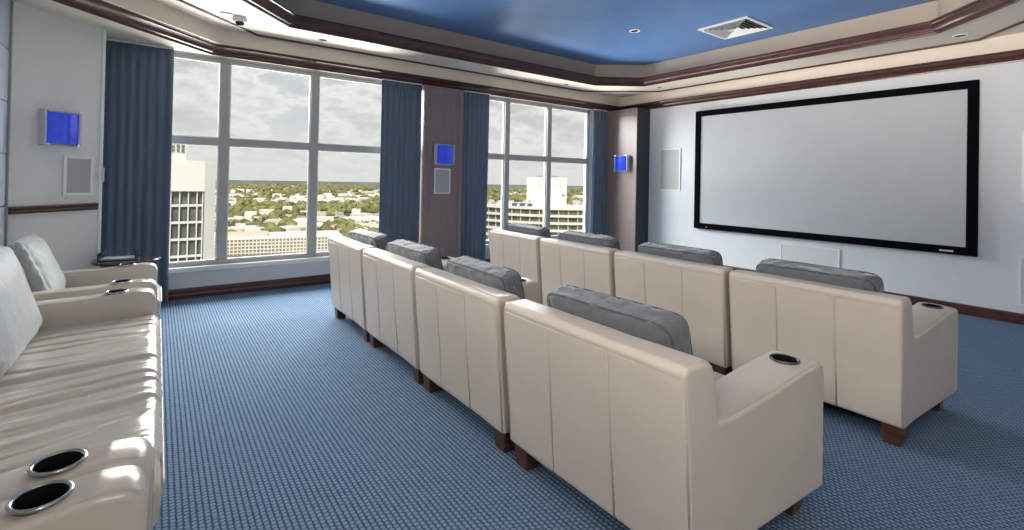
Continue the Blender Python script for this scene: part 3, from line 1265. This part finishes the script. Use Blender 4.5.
def make_chair(label, loc):
    t = thing('theater_armchair', label, 'armchair', loc, 0, 'cream leather theater armchairs')
    hw = CW / 2
    seams = (-0.175, 0.185)
    # backrest
    pts = [(0.005, 0.115), (-0.058, 0.835), (-0.045, 0.862), (0.085, 0.862), (0.125, 0.83), (0.21, 0.44), (0.21, 0.115)]
    pr = dense(fillet(pts, [0.028, 0.03, 0.032, 0.05, 0.05, 0.03, 0.028], 5), 0.012)
    b = BM()
    loft(b, pr, seam_ys(-hw, hw, seams), 0.020, seam_disp(seams))
    back = obj('backrest', b, M['leather'], t, 50)
    for s in seams:               # welts in the two upright seams of the rear face
        b = BM()
        tube(b, [(0.0075, s, 0.125), (-0.0235, s, 0.45), (-0.0545, s, 0.812)], 0.0032, 6)
        obj('welt', b, M['piping'], back, True)
    b = BM()                      # seam under the top roll
    tube(b, [(-0.0545, -hw + 0.02, 0.812), (-0.0545, hw - 0.02, 0.812)], 0.0028, 6)
    obj('welt', b, M['leather'], back, True)
    for sy in (-1, 1):            # corner piping
        b = BM()
        tube(b, [(0.006, sy * (hw - 0.008), 0.13), (-0.054, sy * (hw - 0.008), 0.82), (-0.038, sy * (hw - 0.009), 0.856), (0.07, sy * (hw - 0.009), 0.856)], 0.0042, 6)
        obj('piping', b, M['leather'], back, True)
    # armrests, slightly splayed towards the front
    FL = lambda x: 0.038 * max(0.0, x - 0.2) / 0.76
    ap = [(0.05, 0.115), (0.095, 0.648), (0.14, 0.625), (0.24, 0.618), (0.50, 0.642), (0.76, 0.678), (0.91, 0.690), (0.976, 0.672), (0.980, 0.115)]
    apr = dense(fillet(ap, [0.025, 0.025, 0.1, 0.15, 0.3, 0.25, 0.08, 0.05, 0.026], 6), 0.035)
    for sy in (-1, 1):
        ya, yb = sorted((sy * (hw + 0.0005), sy * (hw - 0.21)))
        b = BM()
        loft(b, apr, frange(ya, yb, 6), 0.018,
             lambda x, y, z, nx, nz: (0.010 * math.cos((y - (ya + yb) / 2) / 0.21 * PI) + 0.005 * noise.noise(Vector((x * 9, y * 9, sy * 3.0)))) if nz > 0.5 else 0.0)
        for v in b.verts:
            v.co.y += sy * FL(v.co.x)
        a = obj('armrest', b, M['leather'], t, 50)
        cy_ = (ya + yb) / 2 + sy * FL(0.835)
        cut_holes(a, [(0.835, cy_, 0.692)], 0.056, 0.078)
        cup(a, 0.835, cy_, 0.693, 0.056)
        b = BM()
        yo = sy * (hw - 0.010)
        path = [(0.10, yo, 0.632), (0.13, yo, 0.620), (0.24, yo, 0.616), (0.37, yo, 0.626), (0.50, yo, 0.640), (0.63, yo, 0.657), (0.76, yo, 0.673), (0.88, yo, 0.683), (0.94, yo, 0.678), (0.969, yo, 0.650), (0.976, yo, 0.55), (0.976, yo, 0.14)]
        tube(b, [(x, y + sy * FL(x), z) for x, y, z in path], 0.0045, 6)
        obj('piping', b, M['piping'], a, True)
    # seat
    b = BM()
    sp = dense(fillet([(0.19, 0.30), (0.19, 0.455), (0.95, 0.465), (0.985, 0.44), (0.985, 0.33), (0.95, 0.30)], [0.02, 0.03, 0.05, 0.04, 0.04, 0.03], 5), 0.05)
    loft(b, sp, frange(-hw + 0.206, hw - 0.206, 14), 0.018, lambda x, y, z, nx, nz: 0.012 * math.cos(y / 0.34 * PI / 2) * max(nz, 0))
    obj('seat_cushion', b, M['leather'], t, 50)
    b = BM()
    box(b, 0.15, 0.955, -hw + 0.15, hw - 0.15, 0.115, 0.30, 0.01, 2)
    obj('seat_base', b, M['leather'], t)
    b = BM()
    box(b, 0.04, 0.93, -hw + 0.03, hw - 0.03, 0.10, 0.117)
    obj('base_board', b, M['dark'], t)
    for lx in (0.075, 0.86):
        for sy in (-1, 1):
            b = leg_mesh(lx, sy * (hw - 0.068), 0, 0.112, 0.054)
            l_ = obj('leg', b, M['leg_wood'], t)
    return t


R1X, R2X = 1.535, 3.465
rows = []
r1 = [(0.970, 2.045), (2.105, 3.125), (3.165, 4.195), (4.235, 5.240)]
r2 = [(0.880, 1.900), (1.940, 3.000), (3.045, 4.060), (4.105, 5.060)]
names1 = ['nearest cream leather armchair, rear row, with a full side panel facing us',
          'cream leather armchair in the rear row, second from the near aisle end',
          'cream leather armchair in the rear row, second from the window end',
          'cream leather armchair at the window end of the rear row']
names2 = ['cream leather armchair at the right end of the front row, side panel showing',
          'cream leather armchair in the front row, second from its right end',
          'cream leather armchair in the front row, second from the window end',
          'cream leather armchair at the window end of the front row']
cnames = ['slate grey cushion on the %s' % s for s in (
    'nearest armchair of the rear row', 'rear-row armchair second from the near end', 'rear-row armchair second from the window end', 'rear-row armchair at the window end',
    'right-end armchair of the front row', 'front-row armchair second from the right', 'front-row armchair second from the window end', 'front-row armchair at the window end')]

chair0 = make_chair(names1[0], (R1X, sum(r1[0]) / 2, 0))
chair0.scale = (1, (r1[0][1] - r1[0][0]) / CW, 1)
for (a, b_), nm, X in [(r1[i], names1[i], R1X) for i in (1, 2, 3)] + [(r2[i], names2[i], R2X) for i in range(4)]:
    dup(chair0, (X, (a + b_) / 2, 0), 0, nm, (1, (b_ - a) / CW, 1))

# cushions
def make_cushion(label, loc, seed):
    t = thing('cushion', label, 'cushion', loc, 0, 'slate grey cushions on the armchairs')
    W_, H_, T_ = 0.75, 0.475, 0.165
    tilt = Matrix.Rotation(math.radians(-14), 4, 'Y')
    b = pillow_mesh(W_, H_, T_, 12.0, seed, 0.012, 30, 0.16)
    for v in b.verts:
        v.co = tilt @ (v.co + Vector((0, 0, H_ / 2)))
    c = obj('cover', b, M['grey_fabric'], t, True)
    for sx in (-1, 1):
        b = BM()
        pts = [tilt @ (Vector(p) + Vector((0, 0, H_ / 2))) for p in outline(W_, H_, sx * T_ * 0.36, 12.0, 120, 0.985)]
        tube(b, pts, 0.0055, 6, True)
        obj('piping', b, M['grey_piping'], c, True)
    return t


k = 0
for row, X in ((r1, R1X), (r2, R2X)):
    for i, (a, b_) in enumerate(row):
        q = make_cushion(cnames[k], (X + 0.305, (a + b_) / 2 + 0.04, 0.475), 3.1 * k + 1.0)
        q.rotation_euler = (0, 0, math.radians((1.5, -2.0, 1.0, 2.5, -1.5, 1.0, 2.0, -1.0)[k]))
        k += 1


# ------------------------------------------------------------------ sofas along the rear wall (same local axes)
def make_sofa(name, label, cat, y0, y1, xf, seed, rucked, arm_w=0.17, back_h=0.82, x0=-0.98):
    cy_ = (y0 + y1) / 2
    t = thing(name, label, cat, (x0, cy_, 0), 0)
    D = xf - x0                   # depth from the rear face to the arm front
    hw = (y1 - y0) / 2
    b = BM()
    pr = dense(fillet([(0.03, 0.10), (0.0, back_h - 0.03), (0.02, back_h), (0.13, back_h), (0.17, back_h - 0.05), (0.26, 0.40), (0.26, 0.10)], [0.025, 0.03, 0.025, 0.04, 0.05, 0.025, 0.025], 5), 0.05)
    loft(b, pr, frange(-hw, hw, 20), 0.018)
    obj('backrest', b, M['sofa_leather'], t, 50)
    ap = [(0.10, 0.10), (0.10, 0.59), (0.60, 0.598), (D - 0.12, 0.622), (D - 0.03, 0.612), (D, 0.56), (D - 0.01, 0.10)]
    apr = dense(fillet(ap, [0.026, 0.026, 0.2, 0.08, 0.06, 0.05, 0.028], 6), 0.03)
    for sy in (-1, 1):
        ya, yb = sorted((sy * hw, sy * (hw - arm_w)))
        b = BM()
        loft(b, apr, frange(ya, yb, 8), 0.020,
             lambda x, y, z, nx, nz: (0.008 * math.cos((y - (ya + yb) / 2) / arm_w * PI) if nz > 0.5 else 0.0))
        a = obj('armrest', b, M['sofa_leather'], t, 50)
        cz = 0.6255
        cxx = D - 0.235
        cut_holes(a, [(cxx, (ya + yb) / 2, cz)], 0.059, 0.085)
        cup(a, cxx, (ya + yb) / 2, cz, 0.059, 0.078, 'steel', 0.009)
        for yo in (ya + 0.010, yb - 0.010):
            b = BM()
            tube(b, [(0.25, yo, 0.588), (0.60, yo, 0.594), (D - 0.16, yo, 0.613), (D - 0.09, yo, 0.616), (D - 0.045, yo, 0.606), (D - 0.02, yo, 0.585), (D - 0.008, yo, 0.55), (D - 0.012, yo, 0.13)], 0.0045, 6)
            obj('piping', b, M['piping'], a, True)
    # seat cushion, creased leather
    sx1 = D + 0.022
    pr = fillet([(0.22, 0.26), (0.22, 0.432), (sx1 - 0.03, 0.448), (sx1 + 0.004, 0.40), (sx1 - 0.005, 0.29), (sx1 - 0.03, 0.26)], [0.026, 0.03, 0.055, 0.05, 0.04, 0.03], 8)
    pr = dense(pr, 0.018 if rucked else 0.05)
    yi = hw - arm_w - 0.003

    def crease(x, y, z, nx, nz):
        if nz < -0.3 or x < 0.24:
            return 0.0
        k_ = 1.0 if rucked else 0.3
        u_ = x + (0.5 - z) * 0.6
        wob = 0.10 * noise.noise(Vector((u_ * 1.6, y * 1.5, seed))) + 0.02 * noise.noise(Vector((u_ * 6, y * 4, seed + 2)))
        yw = y + wob - 0.10 * (u_ - 0.5) - 0.25 * max(0.0, -0.1 - y) * (u_ - 0.55)
        n1_ = noise.noise(Vector((u_ * 0.55, yw * 7.5, seed + 3)))
        n2_ = noise.noise(Vector((u_ * 1.1, yw * 14.0 + 7, seed + 9)))
        deep = math.exp(-(n1_ / 0.13) ** 2)
        fine = math.exp(-(n2_ / 0.20) ** 2) * max(0.0, 0.55 + 0.9 * noise.noise(Vector((x * 2, y * 2.5, seed + 14))))
        roll = 0.012 * noise.noise(Vector((u_ * 0.8, yw * 6.0, seed + 20)))
        endf = min(1.0, (yi - abs(y)) / 0.30 + 0.15)
        sag = 0.02 * math.cos(y / yi * PI / 2)
        face = (1.0 - 0.55 * max(0.0, nx)) * (1.0 - 0.35 * max(0.0, min(1.0, (x - sx1 + 0.09) / 0.07)))
        return k_ * endf * face * (0.008 + roll - 0.022 * deep - 0.010 * fine) + sag * max(nz, 0)
    b = BM()
    loft(b, pr, frange(-yi, yi, 420 if rucked else 60), 0.02, crease)
    sc = obj('seat_cushion', b, M['sofa_leather'], t, True)
    b = BM()
    pp = [(sx1 + 0.006, y, 0.405 + 0.008 * noise.noise(Vector((y * 6, seed, 0)))) for y in frange(-yi + 0.03, yi - 0.03, 70)]
    tube(b, pp, 0.005, 6)
    obj('piping', b, M['piping'], sc, True)
    b = BM()
    box(b, 0.20, D - 0.005, -hw + arm_w * 0.7, hw - arm_w * 0.7, 0.10, 0.265, 0.012, 2)
    obj('seat_base', b, M['sofa_leather'], t)
    for lx in (0.10, D - 0.11):
        for sy in (-1, 1):
            obj('leg', leg_mesh(lx, sy * (hw - 0.07), 0, 0.102), M['leg_wood'], t)
    return t


make_sofa('sofa', 'long cream leather sofa with a creased seat along the left wall', 'sofa', 1.868, 4.61, 0.012, 2.0, True, 0.17)
make_sofa('lounge_armchair', 'cream leather armchair beyond the sofa, next to the round table', 'armchair', 4.83, 5.885, 0.022, 5.0, False, 0.17, 0.82, -0.955)
make_sofa('lounge_armchair', 'cream leather armchair at bottom left of which one cup-holder arm shows', 'armchair', 0.62, 1.855, 0.0, 8.0, False, 0.165)


def big_pillow(label, loc, w_, h_, t_, tilt, seed):
    t = thing('back_pillow', label, 'pillow', loc, 0, 'pale grey back pillows')
    b = pillow_mesh(w_, h_, t_, 6.5, seed, 0.012, 28, 0.55)
    R = Matrix.Rotation(math.radians(-tilt), 4, 'Y')
    for v in b.verts:
        v.co = R @ (v.co + Vector((0, 0, h_ / 2)))
    c = obj('cover', b, M['pale_fabric'], t, True)
    b = BM()
    pts = [R @ (Vector(p) + Vector((0, 0, h_ / 2))) for p in outline(w_, h_, 0, 6.5, 96, 1.0)]
    tube(b, pts, 0.006, 6, True)
    obj('piping', b, M['pale_fabric'], c, True)
    return t


big_pillow('pale grey pillow leaning on the sofa back, left edge of the photo', (-0.64, 3.80, 0.452), 1.12, 0.60, 0.24, 17, 1.0)
big_pillow('pale grey pillow in the armchair beyond the sofa', (-0.66, 5.33, 0.452), 0.70, 0.54, 0.2, 22, 4.0)

# ------------------------------------------------------------------ round side table with an acrylic leaflet tray
TX, TY, TZ = -0.235, 6.20, 0.622
t = thing('side_table', 'small round dark side table in the corner behind the armchair', 'table', (TX, TY, 0))
b = BM()
lathe(b, [(0.0, TZ - 0.03), (0.272, TZ - 0.03), (0.282, TZ - 0.018), (0.282, TZ - 0.008), (0.276, TZ), (0.0, TZ)], 48)
obj('tabletop', b, M['table_wood'], t, 40)
b = BM()
lathe(b, [(0.0, 0.03), (0.045, 0.03), (0.035, 0.12), (0.03, 0.35), (0.04, 0.5), (0.10, TZ - 0.03), (0.0, TZ - 0.03)], 24)
obj('pedestal', b, M['table_wood'], t, 40)
b = BM()
lathe(b, [(0.0, 0.0), (0.20, 0.0), (0.20, 0.012), (0.06, 0.034), (0.0, 0.034)], 32)
obj('foot', b, M['table_wood'], t, 40)
t = thing('leaflet_tray', 'clear acrylic leaflet tray standing on the round side table', 'tray', (TX - 0.06, TY + 0.0, TZ), math.radians(-8))
b = BM()
box(b, -0.15, 0.15, -0.11, 0.11, 0.001, 0.006)
box(b, -0.15, -0.145, -0.11, 0.11, 0.006, 0.075)
box(b, 0.145, 0.15, -0.11, 0.11, 0.006, 0.095)
box(b, -0.145, 0.145, 0.105, 0.11, 0.006, 0.095)
box(b, -0.145, 0.145, -0.11, -0.105, 0.006, 0.045)
obj('tray_body', b, M['acrylic'], t)
b = BM()
for k in range(2):
    box(b, -0.135 + 0.004 * k, 0.135, -0.098, 0.098 - 0.004 * k, 0.007 + k * 0.007, 0.013 + k * 0.007)
obj('leaflets', b, M['paper'], t)['label'] = 'short stack of pale leaflets'

# ------------------------------------------------------------------ outside: the city below
GZ = -75.0


def ground_mat():
    mt = bpy.data.materials.new('city_ground')
    mt.use_nodes = True
    t = NT(mt.node_tree)
    b = t.n['Principled BSDF']
    c = t.coord()
    s = t.sep(c)
    cells = t.new('ShaderNodeTexVoronoi')
    t.put(cells, 'Vector', c)
    t.put(cells, 'Scale', 0.022)
    rnd = t.sep(cells.outputs['Color'])[0]
    roofs = t.ramp(rnd, [(0.25, (0.10, 0.12, 0.045)), (0.45, (0.22, 0.20, 0.16)), (0.7, (0.55, 0.52, 0.47)), (0.95, (0.8, 0.77, 0.72))])
    green = t.ramp(t.noise(c, 0.03, 5, 0.65), [(0.35, (0.055, 0.075, 0.022)), (0.55, (0.16, 0.16, 0.045)), (0.7, (0.26, 0.22, 0.08))])
    built = t.noise(c, 0.0045, 4, 0.6)
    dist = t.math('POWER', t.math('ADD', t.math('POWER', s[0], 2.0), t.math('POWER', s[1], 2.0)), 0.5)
    fallo = t.math('DIVIDE', t.math('SUBTRACT', dist, 1200), 2200, clamp=True)
    mask = t.ramp(t.math('SUBTRACT', built, t.math('MULTIPLY', fallo, 0.12)), [(0.36, (0, 0, 0)), (0.46, (1, 1, 1))])
    col = t.mix(mask, green, roofs)
    hazy_wood = t.ramp(t.noise(c, 0.006, 4, 0.6), [(0.4, (0.12, 0.14, 0.14)), (0.58, (0.17, 0.185, 0.16)), (0.65, (0.42, 0.41, 0.39))])  # far woods and roofs, greyed: distance haze put into the ground colour
    t.put(b, 'Base Color', t.mix(t.math('DIVIDE', t.math('SUBTRACT', dist, 2300), 900, clamp=True), col, hazy_wood))
    b.inputs['Roughness'].default_value = 0.95
    b.inputs['Specular IOR Level'].default_value = 0.1
    return mt


bm = BM()
seg = 40
lo = [bm.verts.new((7200 * math.sin(a), 7200 * math.cos(a), GZ)) for a in frange(-0.5, 1.6, seg)]
ctr = bm.verts.new((0, -200, GZ))
for a, b_ in zip(lo, lo[1:]):
    bm.faces.new((ctr, a, b_))
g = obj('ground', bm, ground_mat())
g['kind'] = 'structure'

M['bldg_white'] = mat('white_render', (0.70, 0.685, 0.655), 0.8, var=0.04, vscale=0.2)
M['bldg_grey'] = mat('grey_concrete', (0.52, 0.51, 0.50), 0.85, var=0.05, vscale=0.2)
M['bldg_tan'] = mat('tan_render', (0.62, 0.52, 0.42), 0.85, var=0.05, vscale=0.1)
M['bldg_brick'] = mat('red_brick', (0.42, 0.24, 0.17), 0.85, var=0.08, vscale=0.3)
M['dark_window'] = mat('dark_office_glass', (0.13, 0.14, 0.135), 0.15, var=0.35, vscale=0.35)
M['green_window'] = mat('green_office_glass', (0.13, 0.13, 0.07), 0.2, var=0.6, vscale=0.45)
M['opening'] = mat('garage_shade', (0.30, 0.23, 0.10), 0.9, var=0.2, vscale=0.1)
M['leafs'] = mat('olive_foliage', (0.20, 0.195, 0.085), 0.95, spec=0.1, var=0.55, vscale=0.035)
M['blue_tarp'] = mat('blue_tarp', (0.07, 0.10, 0.17), 0.6)
M['grey_plant'] = mat('grey_roof_plant', (0.30, 0.30, 0.31), 0.7)

# neighbouring white tower, about 80 m off (facade faces us)
t = thing('office_tower', 'white tower with a window grid at the left edge of the left window', 'building', (3.0, 80.0, GZ))
TW = lambda x0, x1, y0, y1, z0, z1, b: box(b, x0 - 3.0, x1 - 3.0, y0, y1, z0 - GZ, z1 - GZ)
b = BM()
TW(-9.0, 5.45, 1.0, 16.0, GZ, -1.0, b)
TW(-9.0, 5.45, 0.0, 1.0, -1.0, 3.3, b)
TW(-9.0, 5.45, 1.0, 16.0, -1.0, 3.3, b)
TW(-9.0, 3.2, 0.4, 12.0, 3.3, 6.35, b)
obj('wall', b, M['bldg_white'], t)
b = BM()
TW(5.45, 6.75, -0.2, 9.0, GZ, 2.9, b)
obj('corner_pier', b, M['bldg_grey'], t)
b = BM()
for k in range(3):
    for r in range(3):
        TW(1.52 + k * 0.56, 1.86 + k * 0.56, 0.30, 0.40, 4.35 + r * 0.62, 4.87 + r * 0.62, b)
obj('louver_slots', b, M['dark_window'], t)
b = BM()
TW(-9.0, 3.3, 0.25, 0.45, 6.30, 6.50, b)
obj('roof_edge', b, M['bldg_grey'], t)
cols = [-1.5, -0.5, 0.5, 1.55, 2.56, 3.57, 4.59, 5.27]
rws = [(-0.75 - k * 2.36, -2.85 - k * 2.36) for k in range(7)]
for za, zb in rws:
    for xa, xb in zip(cols, cols[1:]):
        b = BM()
        TW(xa + 0.1, xb - 0.1, 0.75, 0.98, zb, za - 0.12, b)
        TW(xa + 0.1, xb - 0.1, 0.70, 0.76, (za + zb) / 2 - 0.05, (za + zb) / 2 + 0.05, b)
        obj('window', b, M['dark_window'], t)
b = BM()
for xa in cols:
    TW(xa - 0.07, xa + 0.07, 0.3, 1.0, -40.0, -0.7, b)
for za, zb in rws:
    TW(cols[0], cols[-1] + 0.1, 0.35, 1.0, za - 0.04, za + 0.26, b)
obj('window_grid', b, M['bldg_white'], t)

# curved white banded building in the right window, about 200 m off
ctr_az = math.radians(41.2)
CXB, CYB = 148.0, 168.0
t = thing('office_building', 'white banded office building with a roof block in the right window', 'building', (CXB, CYB, GZ))
RB = 44.0
a0, a1 = math.radians(180 - 5), math.radians(318)


def arc_wall(b, r, z0, z1, th):
    n = 44
    pr = []
    for i in range(n + 1):
        a = a0 + (a1 - a0) * i / n
        pr.append((math.cos(a), math.sin(a)))
    poly = [(c * r, s * r) for c, s in pr] + [(c * (r - th), s * (r - th)) for c, s in pr[::-1]]
    prism(b, poly, z0 - GZ, z1 - GZ)


b = BM()
arc_wall(b, RB - 0.9, GZ, -9.6, 14.0)
obj('core', b, M['green_window'], t)['label'] = 'green tinted window bands'
FH = 2.75
for k in range(11):
    b = BM()
    zt = -8.6 - k * FH
    arc_wall(b, RB, zt - 0.9, zt, 1.2)
    obj('spandrel', b, M['bldg_white'], t)
b = BM()
for i in range(1, 30):
    a = a0 + (a1 - a0) * i / 30
    R = Matrix.Translation((math.cos(a) * (RB - 0.75), math.sin(a) * (RB - 0.75), 0)) @ Matrix.Rotation(a, 4, 'Z')
    box(b, -0.2, 0.2, -0.16, 0.16, 20.0, -9.0 - GZ, 0, 1, R)
obj('piers', b, M['bldg_grey'], t)
b = BM()
arc_wall(b, RB - 0.5, -9.6, -9.2, 30.0)
obj('roof', b, M['bldg_white'], t)
b = BM()
R = Matrix.Translation((131.5 - CXB, 152.5 - CYB, 0)) @ Matrix.Rotation(math.radians(-41.2), 4, 'Z')
box(b, -8.3, 8.3, 0.0, 14.0, -9.3 - GZ, 2.7 - GZ, 0, 1, R)
obj('penthouse', b, M['bldg_white'], t)
b = BM()
box(b, -4.5, 5.0, 3.0, 9.0, 2.7 - GZ, 3.4 - GZ, 0, 1, R)
obj('roof_plant', b, M['grey_plant'], t)
b = BM()
for k in range(5):
    box(b, -3.0 + k * 2.1, -2.5 + k * 2.1, -0.06, 0.02, -1.0 - GZ, -0.4 - GZ, 0, 1, R)
box(b, 6.4, 7.6, -0.06, 0.02, -5.2 - GZ, -4.0 - GZ, 0, 1, R)
box(b, -7.4, -6.6, -0.06, 0.02, -8.0 - GZ, -7.0 - GZ, 0, 1, R)
obj('vent_openings', b, M['grey_plant'], t)
for k in range(3):
    b = BM()
    R2 = Matrix.Translation((117.5 + k * 2.4 - CXB, 156.0 - k * 2.0 - CYB, 0)) @ Matrix.Rotation(math.radians(-41.2), 4, 'Z')
    box(b, -1.0, 1.0, -0.6, 0.6, -9.2 - GZ, -8.0 - GZ, 0.1, 1, R2)
    obj('tarp_cover', b, M['blue_tarp'], t)

# parking garage along the foot of the left window
t = thing('parking_garage', 'long white parking garage with square openings below the left window', 'building', (95.0, 509.0, GZ), math.radians(-10.4))
b = BM()
box(b, -56, 62, 0.5, 60, 0.0, 15.0)
obj('deck', b, M['bldg_white'], t)
for k in range(5):
    b = BM()
    z = 1.3 + k * 3.3
    box(b, -56, 62, -0.6, 0.5, z, z + 1.1)
    obj('parapet', b, M['bldg_white'], t)
b = BM()
for k in range(37):
    x = -56 + k * 3.2
    box(b, x, x + 1.1, -0.4, 0.5, 0.0, 15.0)
obj('piers', b, M['bldg_white'], t)
b = BM()
box(b, -55.5, 61.5, 0.2, 0.52, 0.2, 14.6)
obj('openings', b, M['opening'], t)
b = BM()
box(b, -48, -8, 20, 44, 15.0, 18.0)
obj('roof_block', b, M['bldg_tan'], t)
t = thing('brick_block', 'narrow red brick block beside the white tower', 'building', (33.0, 470.0, GZ), math.radians(-5))
b = BM()
box(b, -5, 5, 0, 14, 0, 21)
obj('wall', b, M['bldg_brick'], t)
b = BM()
for k in range(6):
    for j in range(4):
        box(b, -4.2 + j * 2.3, -2.9 + j * 2.3, -0.08, 0.02, 1.5 + k * 3.2, 3.4 + k * 3.2)
obj('window_openings', b, M['dark_window'], t)

# city blocks
rnd = random.Random(11)
kinds = []
for name, mt, w_, dp, hh in (('low_warehouse', 'bldg_white', 46, 30, 8), ('low_warehouse', 'bldg_white', 30, 24, 6), ('shop_block', 'bldg_tan', 24, 18, 7), ('flat_block', 'bldg_white', 20, 16, 13), ('house', 'bldg_grey', 13, 10, 5)):
    b = BM()
    box(b, -w_ / 2, w_ / 2, -dp / 2, dp / 2, 0, hh)
    for q in ((-w_ / 2, w_ / 2, -dp / 2, -dp / 2 + .5), (-w_ / 2, w_ / 2, dp / 2 - .5, dp / 2), (-w_ / 2, -w_ / 2 + .5, -dp / 2, dp / 2), (w_ / 2 - .5, w_ / 2, -dp / 2, dp / 2)):
        box(b, *q, hh, hh + 0.9)
    box(b, -w_ * .2, w_ * .05, -dp * .1, dp * .2, hh, hh + 1.8)
    for k in range(int(w_ / 5)):
        box(b, -w_ / 2 + 1.5 + k * 5, -w_ / 2 + 4.0 + k * 5, -dp / 2 - 0.05, -dp / 2 + 0.05, 1.0, 3.0)
    me_o = obj(name, b, M[mt])
    kinds.append(me_o)
CITY = 'low roofs scattered across the city'
labs = ['wide low white warehouse among trees in the distant city', 'small low white warehouse among trees in the distant city', 'low tan shop block among trees in the distant city',
        'taller white block of flats among trees in the distant city', 'small grey flat-roofed house among trees in the distant city']
used = [False] * len(kinds)
placed = []
tries = 0
while len(placed) < 290 and tries < 9000:
    tries += 1
    az = math.radians(rnd.choice((rnd.uniform(3.5, 21.5), rnd.uniform(3.5, 21.5), rnd.uniform(32, 48))))
    ds = math.exp(rnd.uniform(math.log(500), math.log(3400)))
    x, y = ds * math.sin(az), ds * math.cos(az)
    if az > 0.5 and ds < 800:
        continue
    if ds < 640 and az < 0.4:
        continue
    if noise.noise(Vector((x / 330, y / 330, 2.0))) < -0.12 or any((x - a) ** 2 + (y - c) ** 2 < (28 + ds * 0.006) ** 2 for a, c in placed):
        continue
    placed.append((x, y))
    k = rnd.choice((0, 0, 1, 1, 2, 3, 4, 4))
    if not used[k]:
        o = kinds[k]
        used[k] = True
    else:
        o = kinds[k].copy()
        COL.objects.link(o)
    o.location = (x, y, GZ)
    s = rnd.uniform(0.8, 1.35)
    o.scale = (s, s, rnd.uniform(0.8, 1.3))
    o.rotation_euler = (0, 0, math.radians(rnd.choice((-12, 78, -35, 20)) + rnd.uniform(-6, 6)))
    tag(o, labs[k], 'building', ('wide low warehouses of the city', 'small warehouses of the city', 'tan shop blocks of the city', 'blocks of flats of the city', 'grey houses of the city')[k])

# tree canopy of the city: countless crowns, one object
import numpy as np
ico = BM()
bmesh.ops.create_icosphere(ico, subdivisions=1, radius=1.0)
iv = np.array([v.co[:] for v in ico.verts])
ifc = np.array([[v.index for v in f.verts] for f in ico.faces])
ico.free()
rg = np.random.default_rng(5)
VV, FF = [], []
cnt = 0
n_try = 0
while cnt < 3000 and n_try < 40000:
    n_try += 1
    az = math.radians(rg.choice([rg.uniform(3.0, 22), rg.uniform(31, 49)]))
    ds = math.exp(rg.uniform(math.log(470), math.log(3600)))
    x, y = ds * math.sin(az), ds * math.cos(az)
    if 36 < x < 165 and ds < 640 and az < 0.4:
        continue
    if ds < 250:
        continue
    nv = noise.noise(Vector((x / 330, y / 330, 2.0)))
    if rg.uniform(-0.6, 0.25) < nv and ds < 2600:
        continue
    if any(False for _ in ()):
        continue
    r = rg.uniform(4.0, 8.5) * (1 + ds / 4000)
    sc_ = np.array([r, r, r * rg.uniform(0.7, 1.0)])
    jit = 1 + rg.uniform(-0.22, 0.22, (len(iv), 1))
    VV.append(iv * jit * sc_ + np.array([x, y, GZ + r * 0.6]))
    FF.append(ifc + cnt * len(iv))
    cnt += 1
# the trees close by on the left of the right window
for k in range(160):
    az = math.radians(rg.uniform(30, 36.2))
    ds = rg.uniform(230, 520)
    r = rg.uniform(3.5, 7)
    jit = 1 + rg.uniform(-0.22, 0.22, (len(iv), 1))
    VV.append(iv * jit * np.array([r, r, r * 1.1]) + np.array([ds * math.sin(az), ds * math.cos(az), GZ + r + rg.uniform(0, 6)]))
    FF.append(ifc + cnt * len(iv))
    cnt += 1
me = bpy.data.meshes.new('tree_canopy')
me.from_pydata(np.concatenate(VV).tolist(), [], np.concatenate(FF).tolist())
me.materials.append(M['leafs'])
tc = bpy.data.objects.new('tree_canopy', me)
COL.objects.link(tc)
tag(tc, 'olive green tree canopy spread between the roofs of the city outside', 'trees')
tc['kind'] = 'stuff'
